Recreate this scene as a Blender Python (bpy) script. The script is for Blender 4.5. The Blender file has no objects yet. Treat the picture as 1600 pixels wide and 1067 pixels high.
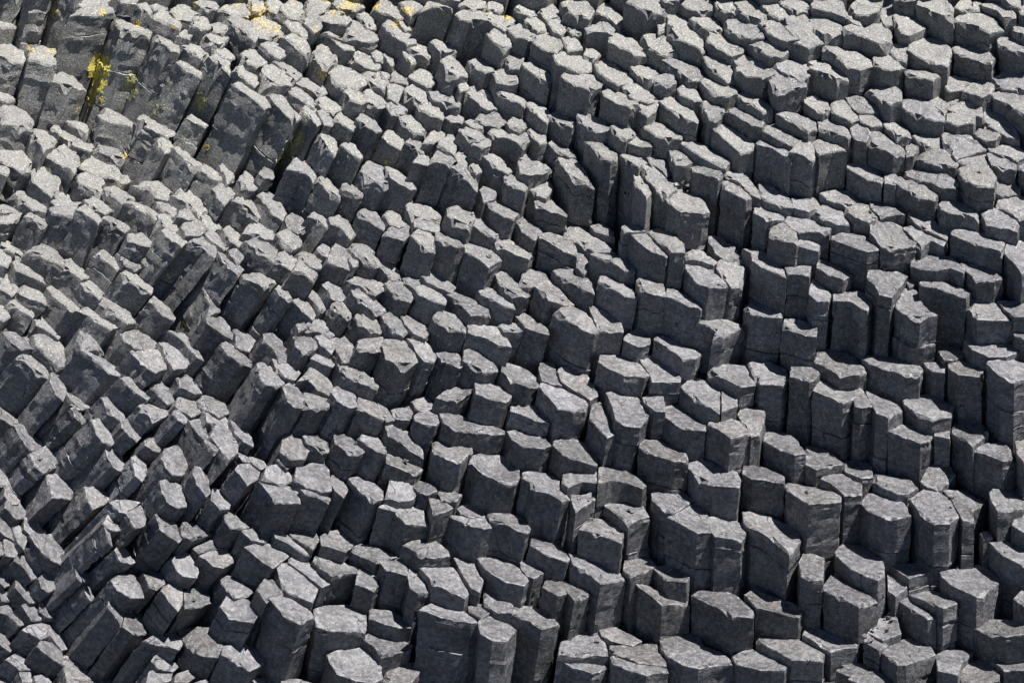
import bpy, bmesh, math, random
import numpy as np
from mathutils import Vector, Matrix
from mathutils.bvhtree import BVHTree
from mathutils import noise as mnoise

SC = bpy.context.scene
COL = SC.collection
R = math.radians

# ------------------------------------------------------------------ camera
D, S = 30.0, 0.006                       # metres from lens to the middle of the slope; metres per photo pixel there
PITCH = R(28)
FWD = np.array([0, math.cos(PITCH), -math.sin(PITCH)])
UPV = np.array([0, math.sin(PITCH), math.cos(PITCH)])
RGT = np.array([1.0, 0, 0])
CEN = np.array([0, 0, 8.0])              # the middle of the slope
CAMP = CEN - FWD * D
cam_d = bpy.data.cameras.new('camera')
cam = bpy.data.objects.new('camera', cam_d); COL.objects.link(cam)
cam.location = CAMP
cam.rotation_euler = (math.pi / 2 - PITCH, 0, 0)
cam_d.sensor_width = 36.0
cam_d.lens = 18.0 / (800 * S / D)
cam_d.clip_end = 2000
SC.camera = cam
SC.cycles.diffuse_bounces = 1; SC.cycles.max_bounces = 6

# ------------------------------------------------------------------ sky, sun, exposure
SUN_EL, SUN_AZ = R(66), R(77)            # elevation; azimuth from straight behind the slope towards the right
w = bpy.data.worlds.new('World'); SC.world = w; w.use_nodes = True
nt = w.node_tree; nt.nodes.clear()
sky = nt.nodes.new('ShaderNodeTexSky'); sky.sky_type = 'NISHITA'; sky.sun_disc = False
sky.sun_elevation = SUN_EL; sky.sun_rotation = SUN_AZ
sky.air_density = 0.55; sky.dust_density = 0.3
bg = nt.nodes.new('ShaderNodeBackground'); bg.inputs[1].default_value = 0.05
wo = nt.nodes.new('ShaderNodeOutputWorld')
nt.links.new(sky.outputs[0], bg.inputs[0]); nt.links.new(bg.outputs[0], wo.inputs[0])
sl = bpy.data.lights.new('sun', 'SUN'); sl.energy = 5.0; sl.angle = R(0.5); sl.color = (1.0, 0.965, 0.93)
sun = bpy.data.objects.new('sun', sl); COL.objects.link(sun)
sd = Vector((math.sin(SUN_AZ) * math.cos(SUN_EL), math.cos(SUN_AZ) * math.cos(SUN_EL), math.sin(SUN_EL)))
sun.rotation_euler = sd.to_track_quat('Z', 'Y').to_euler()
sun.location = (10, 10, 40)
SC.view_settings.view_transform = 'Standard'; SC.view_settings.look = 'None'
SC.view_settings.exposure = 1.04; SC.view_settings.gamma = 1.0

# ------------------------------------------------------------------ materials
def node(nt, kind, **kw):
    n = nt.nodes.new(kind)
    for k, v in kw.items(): setattr(n, k, v)
    return n
def lk(nt, a, b): nt.links.new(a, b)
def attr(nt, name):
    return node(nt, 'ShaderNodeAttribute', attribute_name=name)
def math_(nt, op, a, b=None, c=None, clamp=False):
    n = node(nt, 'ShaderNodeMath', operation=op, use_clamp=clamp)
    for i, v in enumerate((a, b, c)):
        if v is None: continue
        if isinstance(v, (int, float)): n.inputs[i].default_value = v
        else: lk(nt, v, n.inputs[i])
    return n.outputs[0]
def noise_(nt, vec, scale, detail=4, rough=.55, dist=0):
    n = node(nt, 'ShaderNodeTexNoise'); n.inputs['Scale'].default_value = scale
    n.inputs['Detail'].default_value = detail; n.inputs['Roughness'].default_value = rough
    n.inputs['Distortion'].default_value = dist
    lk(nt, vec, n.inputs['Vector']); return n.outputs['Fac']
def ramp_(nt, fac, *stops):
    n = node(nt, 'ShaderNodeValToRGB'); e = n.color_ramp.elements
    while len(e) < len(stops): e.new(.5)
    for q, (p, c) in zip(e, stops):
        q.position = p; q.color = (c, c, c, 1) if isinstance(c, (int, float)) else (*c, 1)
    lk(nt, fac, n.inputs[0]); return n.outputs[0]
def mix_(nt, fac, a, b):
    n = node(nt, 'ShaderNodeMix', data_type='RGBA')
    if isinstance(fac, (int, float)): n.inputs[0].default_value = fac
    else: lk(nt, fac, n.inputs[0])
    for s, v in ((6, a), (7, b)):
        if isinstance(v, tuple): n.inputs[s].default_value = (*v, 1)
        else: lk(nt, v, n.inputs[s])
    return n.outputs[2]
def smooth_(nt, v, lo, hi):
    n = node(nt, 'ShaderNodeMapRange', interpolation_type='SMOOTHSTEP')
    lk(nt, v, n.inputs[0]); n.inputs[1].default_value = lo; n.inputs[2].default_value = hi
    return n.outputs[0]

def basalt():
    m = bpy.data.materials.new('basalt'); m.use_nodes = True
    nt = m.node_tree; nt.nodes.clear()
    out = node(nt, 'ShaderNodeOutputMaterial'); bs = node(nt, 'ShaderNodeBsdfPrincipled')
    lk(nt, bs.outputs[0], out.inputs[0])
    lc = attr(nt, 'stone').outputs['Vector']             # position inside its own column, metres
    rnd = attr(nt, 'tone').outputs['Fac']
    lich = attr(nt, 'lichen').outputs['Fac']
    edge = attr(nt, 'wear').outputs['Fac']
    geo = node(nt, 'ShaderNodeNewGeometry')
    sep = node(nt, 'ShaderNodeSeparateXYZ'); lk(nt, geo.outputs['Normal'], sep.inputs[0])
    up = smooth_(nt, sep.outputs[2], .35, .8)
    # squash along the axis: fine level bedding on the sides
    mp = node(nt, 'ShaderNodeMapping'); mp.inputs['Scale'].default_value = (1, 1, 5.0); lk(nt, lc, mp.inputs[0])
    bed = noise_(nt, mp.outputs[0], 9, 6, .62, .4)
    big = noise_(nt, lc, 4, 3)
    mid = noise_(nt, lc, 22, 5, .6)
    fine = noise_(nt, lc, 60, 5, .75)
    spk = noise_(nt, lc, 210, 2, .6)
    # bare rock
    t = math_(nt, 'MULTIPLY_ADD', big, .5, math_(nt, 'MULTIPLY', mid, .5))
    c = ramp_(nt, t, (.36, (.060, .060, .062)), (.5, (.106, .1055, .1105)), (.62, (.163, .161, .167)))
    g = ramp_(nt, fine, (.36, .40), (.5, 1.0), (.64, 1.75))
    tone = node(nt, 'ShaderNodeMix', data_type='RGBA', blend_type='MULTIPLY'); tone.inputs[0].default_value = 1
    tv = node(nt, 'ShaderNodeMapRange'); lk(nt, rnd, tv.inputs[0]); tv.inputs[3].default_value = .66; tv.inputs[4].default_value = 1.32
    lk(nt, c, tone.inputs[6]); lk(nt, tv.outputs[0], tone.inputs[7]); c = tone.outputs[2]
    # some columns weather browner, some bluer
    hv = math_(nt, 'FRACT', math_(nt, 'MULTIPLY', rnd, 7.31))
    hx = node(nt, 'ShaderNodeMix', data_type='RGBA', blend_type='MULTIPLY'); hx.inputs[0].default_value = 1
    lk(nt, c, hx.inputs[6]); lk(nt, ramp_(nt, hv, (0, (1.0, .985, 1.03)), (.6, (1, 1, 1)), (1, (1.05, 1.0, .955))), hx.inputs[7]); c = hx.outputs[2]
    rust = math_(nt, 'MULTIPLY', smooth_(nt, noise_(nt, lc, 5.5, 4, .6), .56, .70), math_(nt, 'MULTIPLY_ADD', lich, .5, .12))
    c = mix_(nt, rust, c, (.118, .102, .084))
    # level bedding shows as darker and paler bands on the flanks
    flank = math_(nt, 'SUBTRACT', 1.0, up)
    bb = node(nt, 'ShaderNodeMix', data_type='RGBA', blend_type='MULTIPLY'); lk(nt, math_(nt, 'MULTIPLY', flank, .42), bb.inputs[0])
    lk(nt, c, bb.inputs[6]); lk(nt, ramp_(nt, bed, (.38, .5), (.5, .95), (.6, 1.45)), bb.inputs[7]); c = bb.outputs[2]
    # the stone nearer the water line is darker, kept clean by the waves
    wet = node(nt, 'ShaderNodeMapRange'); lk(nt, lich, wet.inputs[0]); wet.inputs[2].default_value = .4; wet.inputs[3].default_value = .78; wet.inputs[4].default_value = 1.0
    wm = node(nt, 'ShaderNodeMix', data_type='RGBA', blend_type='MULTIPLY'); wm.inputs[0].default_value = 1
    lk(nt, c, wm.inputs[6]); lk(nt, wet.outputs[0], wm.inputs[7]); c = wm.outputs[2]
    # hairline cracks
    wv = node(nt, 'ShaderNodeVectorMath', operation='MULTIPLY_ADD'); lk(nt, lc, wv.inputs[0]); wv.inputs[1].default_value = (1, 1, .5)
    nz = node(nt, 'ShaderNodeTexNoise'); nz.inputs['Scale'].default_value = 9; nz.inputs['Detail'].default_value = 4; lk(nt, lc, nz.inputs['Vector'])
    vs0 = node(nt, 'ShaderNodeVectorMath', operation='SCALE'); lk(nt, nz.outputs['Color'], vs0.inputs[0]); vs0.inputs['Scale'].default_value = .16
    lk(nt, vs0.outputs[0], wv.inputs[2])
    ve = node(nt, 'ShaderNodeTexVoronoi', feature='DISTANCE_TO_EDGE'); ve.inputs['Scale'].default_value = 3.6; lk(nt, wv.outputs[0], ve.inputs['Vector'])
    crack = math_(nt, 'MULTIPLY', math_(nt, 'SUBTRACT', 1.0, smooth_(nt, ve.outputs['Distance'], .006, .026)), smooth_(nt, big, .56, .64))
    c = mix_(nt, math_(nt, 'MULTIPLY', crack, .8), c, (.022, .022, .024))
    # worn, bruised arrises
    e = math_(nt, 'MULTIPLY', edge, smooth_(nt, mid, .42, .62))
    c = mix_(nt, math_(nt, 'MULTIPLY', e, .5), c, (.30, .295, .30))
    # pale salt and crystal flecks, strengthened to paint bright glints into the colour
    fl = math_(nt, 'MULTIPLY', smooth_(nt, spk, .57, .66), smooth_(nt, mid, .40, .60))
    c = mix_(nt, math_(nt, 'MULTIPLY', fl, .85), c, (.52, .52, .51))
    # grey crust of lichen higher up the slope
    patch = noise_(nt, lc, 7, 5, .65, .6)
    crust = noise_(nt, lc, 70, 4, .8)
    thr = math_(nt, 'MULTIPLY_ADD', lich, -.33, .715)
    cr = math_(nt, 'SUBTRACT', math_(nt, 'MULTIPLY_ADD', patch, .45, math_(nt, 'MULTIPLY', crust, .62)), thr)
    cr = math_(nt, 'ADD', cr, math_(nt, 'MULTIPLY', math_(nt, 'MULTIPLY_ADD', up, .035, .035), lich))
    crm = smooth_(nt, cr, -.02, .10)
    c = mix_(nt, math_(nt, 'MULTIPLY', crm, .8), c, (.188, .184, .172))
    vor = node(nt, 'ShaderNodeTexVoronoi', feature='F1'); vor.inputs['Scale'].default_value = 46
    lk(nt, lc, vor.inputs['Vector'])
    sp = math_(nt, 'SUBTRACT', 1.0, smooth_(nt, vor.outputs['Distance'], .20, .36))
    vs = node(nt, 'ShaderNodeSeparateColor'); lk(nt, vor.outputs['Color'], vs.inputs[0])
    keep = math_(nt, 'LESS_THAN', vs.outputs[0], math_(nt, 'MULTIPLY', math_(nt, 'MULTIPLY', lich, lich), .62))
    spm = math_(nt, 'MULTIPLY', sp, keep)
    c = mix_(nt, math_(nt, 'MULTIPLY', spm, .85), c, (.40, .40, .385))
    # faint yellow-green staining among the crusts
    st = math_(nt, 'MULTIPLY', smooth_(nt, lich, .55, .95), smooth_(nt, noise_(nt, lc, 11, 5, .7), .57, .68))
    c = mix_(nt, math_(nt, 'MULTIPLY', st, .55), c, (.25, .225, .075))
    # greenish white tufts on the ledges of the topmost rocks
    tuft = math_(nt, 'MULTIPLY', math_(nt, 'MULTIPLY', up, smooth_(nt, lich, .72, 1.0)), smooth_(nt, patch, .53, .64))
    c = mix_(nt, math_(nt, 'MULTIPLY', tuft, .7), c, (.25, .255, .205))
    # grain
    mul = node(nt, 'ShaderNodeMix', data_type='RGBA', blend_type='MULTIPLY'); lk(nt, math_(nt, 'MULTIPLY_ADD', lich, .45, .45), mul.inputs[0])
    lk(nt, c, mul.inputs[6]); lk(nt, g, mul.inputs[7]); c = mul.outputs[2]
    lk(nt, c, bs.inputs['Base Color'])
    lk(nt, math_(nt, 'MULTIPLY_ADD', lich, .28, .44), bs.inputs['Roughness'])
    bs.inputs['Specular IOR Level'].default_value = .5
    h = math_(nt, 'ADD', math_(nt, 'MULTIPLY', bed, .38), math_(nt, 'MULTIPLY', mid, .5))
    h = math_(nt, 'ADD', h, math_(nt, 'MULTIPLY', fine, .45))
    h = math_(nt, 'ADD', h, math_(nt, 'MULTIPLY', crm, .10))
    h = math_(nt, 'SUBTRACT', h, math_(nt, 'MULTIPLY', crack, .8))
    bu = node(nt, 'ShaderNodeBump'); bu.inputs['Strength'].default_value = .9; bu.inputs['Distance'].default_value = .016
    lk(nt, h, bu.inputs['Height']); lk(nt, bu.outputs[0], bs.inputs['Normal'])
    return m
def lichen_mat(name, ca, cb):
    m = bpy.data.materials.new(name); m.use_nodes = True; nt = m.node_tree
    bs = nt.nodes['Principled BSDF']; tc = node(nt, 'ShaderNodeTexCoord')
    n = noise_(nt, tc.outputs['Object'], 60, 4, .6)
    lk(nt, mix_(nt, smooth_(nt, n, .35, .65), ca, cb), bs.inputs['Base Color']); bs.inputs['Roughness'].default_value = .95
    return m
M_ROCK = basalt()
M_YEL = lichen_mat('yellow_lichen', (.42, .36, .045), (.62, .53, .11))
M_OLV = lichen_mat('olive_lichen', (.24, .225, .07), (.42, .40, .17))
M_ORG = lichen_mat('orange_lichen', (.36, .25, .05), (.50, .38, .11))
def bedrock_mat():
    m = bpy.data.materials.new('bedrock'); m.use_nodes = True; nt = m.node_tree
    bs = nt.nodes['Principled BSDF']; g = node(nt, 'ShaderNodeNewGeometry')
    n = noise_(nt, g.outputs['Position'], 3, 8, .65); f = noise_(nt, g.outputs['Position'], 40, 4, .7)
    c = ramp_(nt, n, (.3, (.035, .035, .038)), (.7, (.09, .089, .092)))
    lk(nt, mix_(nt, smooth_(nt, f, .5, .7), c, (.12, .12, .12)), bs.inputs['Base Color']); bs.inputs['Roughness'].default_value = .85
    bu = node(nt, 'ShaderNodeBump'); bu.inputs['Distance'].default_value = .08; lk(nt, n, bu.inputs['Height']); lk(nt, bu.outputs[0], bs.inputs['Normal'])
    return m
M_BED = bedrock_mat()

# ------------------------------------------------------------------ the lie of the columns: lean (degrees from level, seen from the sea) and nod towards the sea
CT = np.array([ 
[1400,950,90,28],[1550,1000,90,28],[1400,150,89,32],[1580,60,90,32],[1200,60,88,32],[1000,150,82,27],[1000,40,82,29],[800,60,77,27],[600,150,70,25],[650,40,70,24],
[200,100,72,9],[90,120,74,12],[60,40,76,10],[260,150,62,9],[340,200,60,11],[400,170,62,16],[120,190,72,13],[200,215,66,14],[400,90,66,20],[330,40,66,18],
[100,300,71,20],[40,380,64,20],[300,400,50,23],[260,230,60,18],[440,300,57,20],[60,600,48,27],[60,450,56,22],[200,650,42,34],[100,700,42,31],[160,870,41,36],
[280,880,50,46],[60,900,44,38],[230,1010,54,34],[330,1000,62,36],[440,1000,74,31],[540,960,80,36],[600,850,78,33],[700,1000,87,28],[450,620,60,29],[380,560,54,24],
[390,700,48,31],[620,600,68,28],[700,720,80,29],[550,720,64,30],[560,450,60,26],[480,380,54,23],[460,230,68,20],[700,350,77,26],[640,280,68,22],[900,300,85,25],[960,250,87,25],
[900,600,79,29],[1000,750,87,29],[1100,900,89,29],[1100,500,81,28],[1400,450,86,29],[1250,650,88,29],[1550,650,90,28],[820,150,77,26],[1200,350,86,28],[1500,300,89,31],[780,500,72,27],
[330,800,56,38],[430,800,66,34],[500,530,62,29],[300,600,47,28],[150,520,52,25]], float)
def field(x, y):
    x = min(max(x, 0), 1600); y = min(max(y, 0), 1067)
    w = ((CT[:, 0] - x) ** 2 + (CT[:, 1] - y) ** 2 + 900) ** -1.6
    w /= w.sum(); return R(w @ CT[:, 2]), R(w @ CT[:, 3])
def ray(px, py):
    v = FWD + RGT * ((px - 800) * S / D) + UPV * ((533.5 - py) * S / D)
    return v
def point(px, py, z):
    return CAMP + ray(px, py) * (D - z * S)
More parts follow.
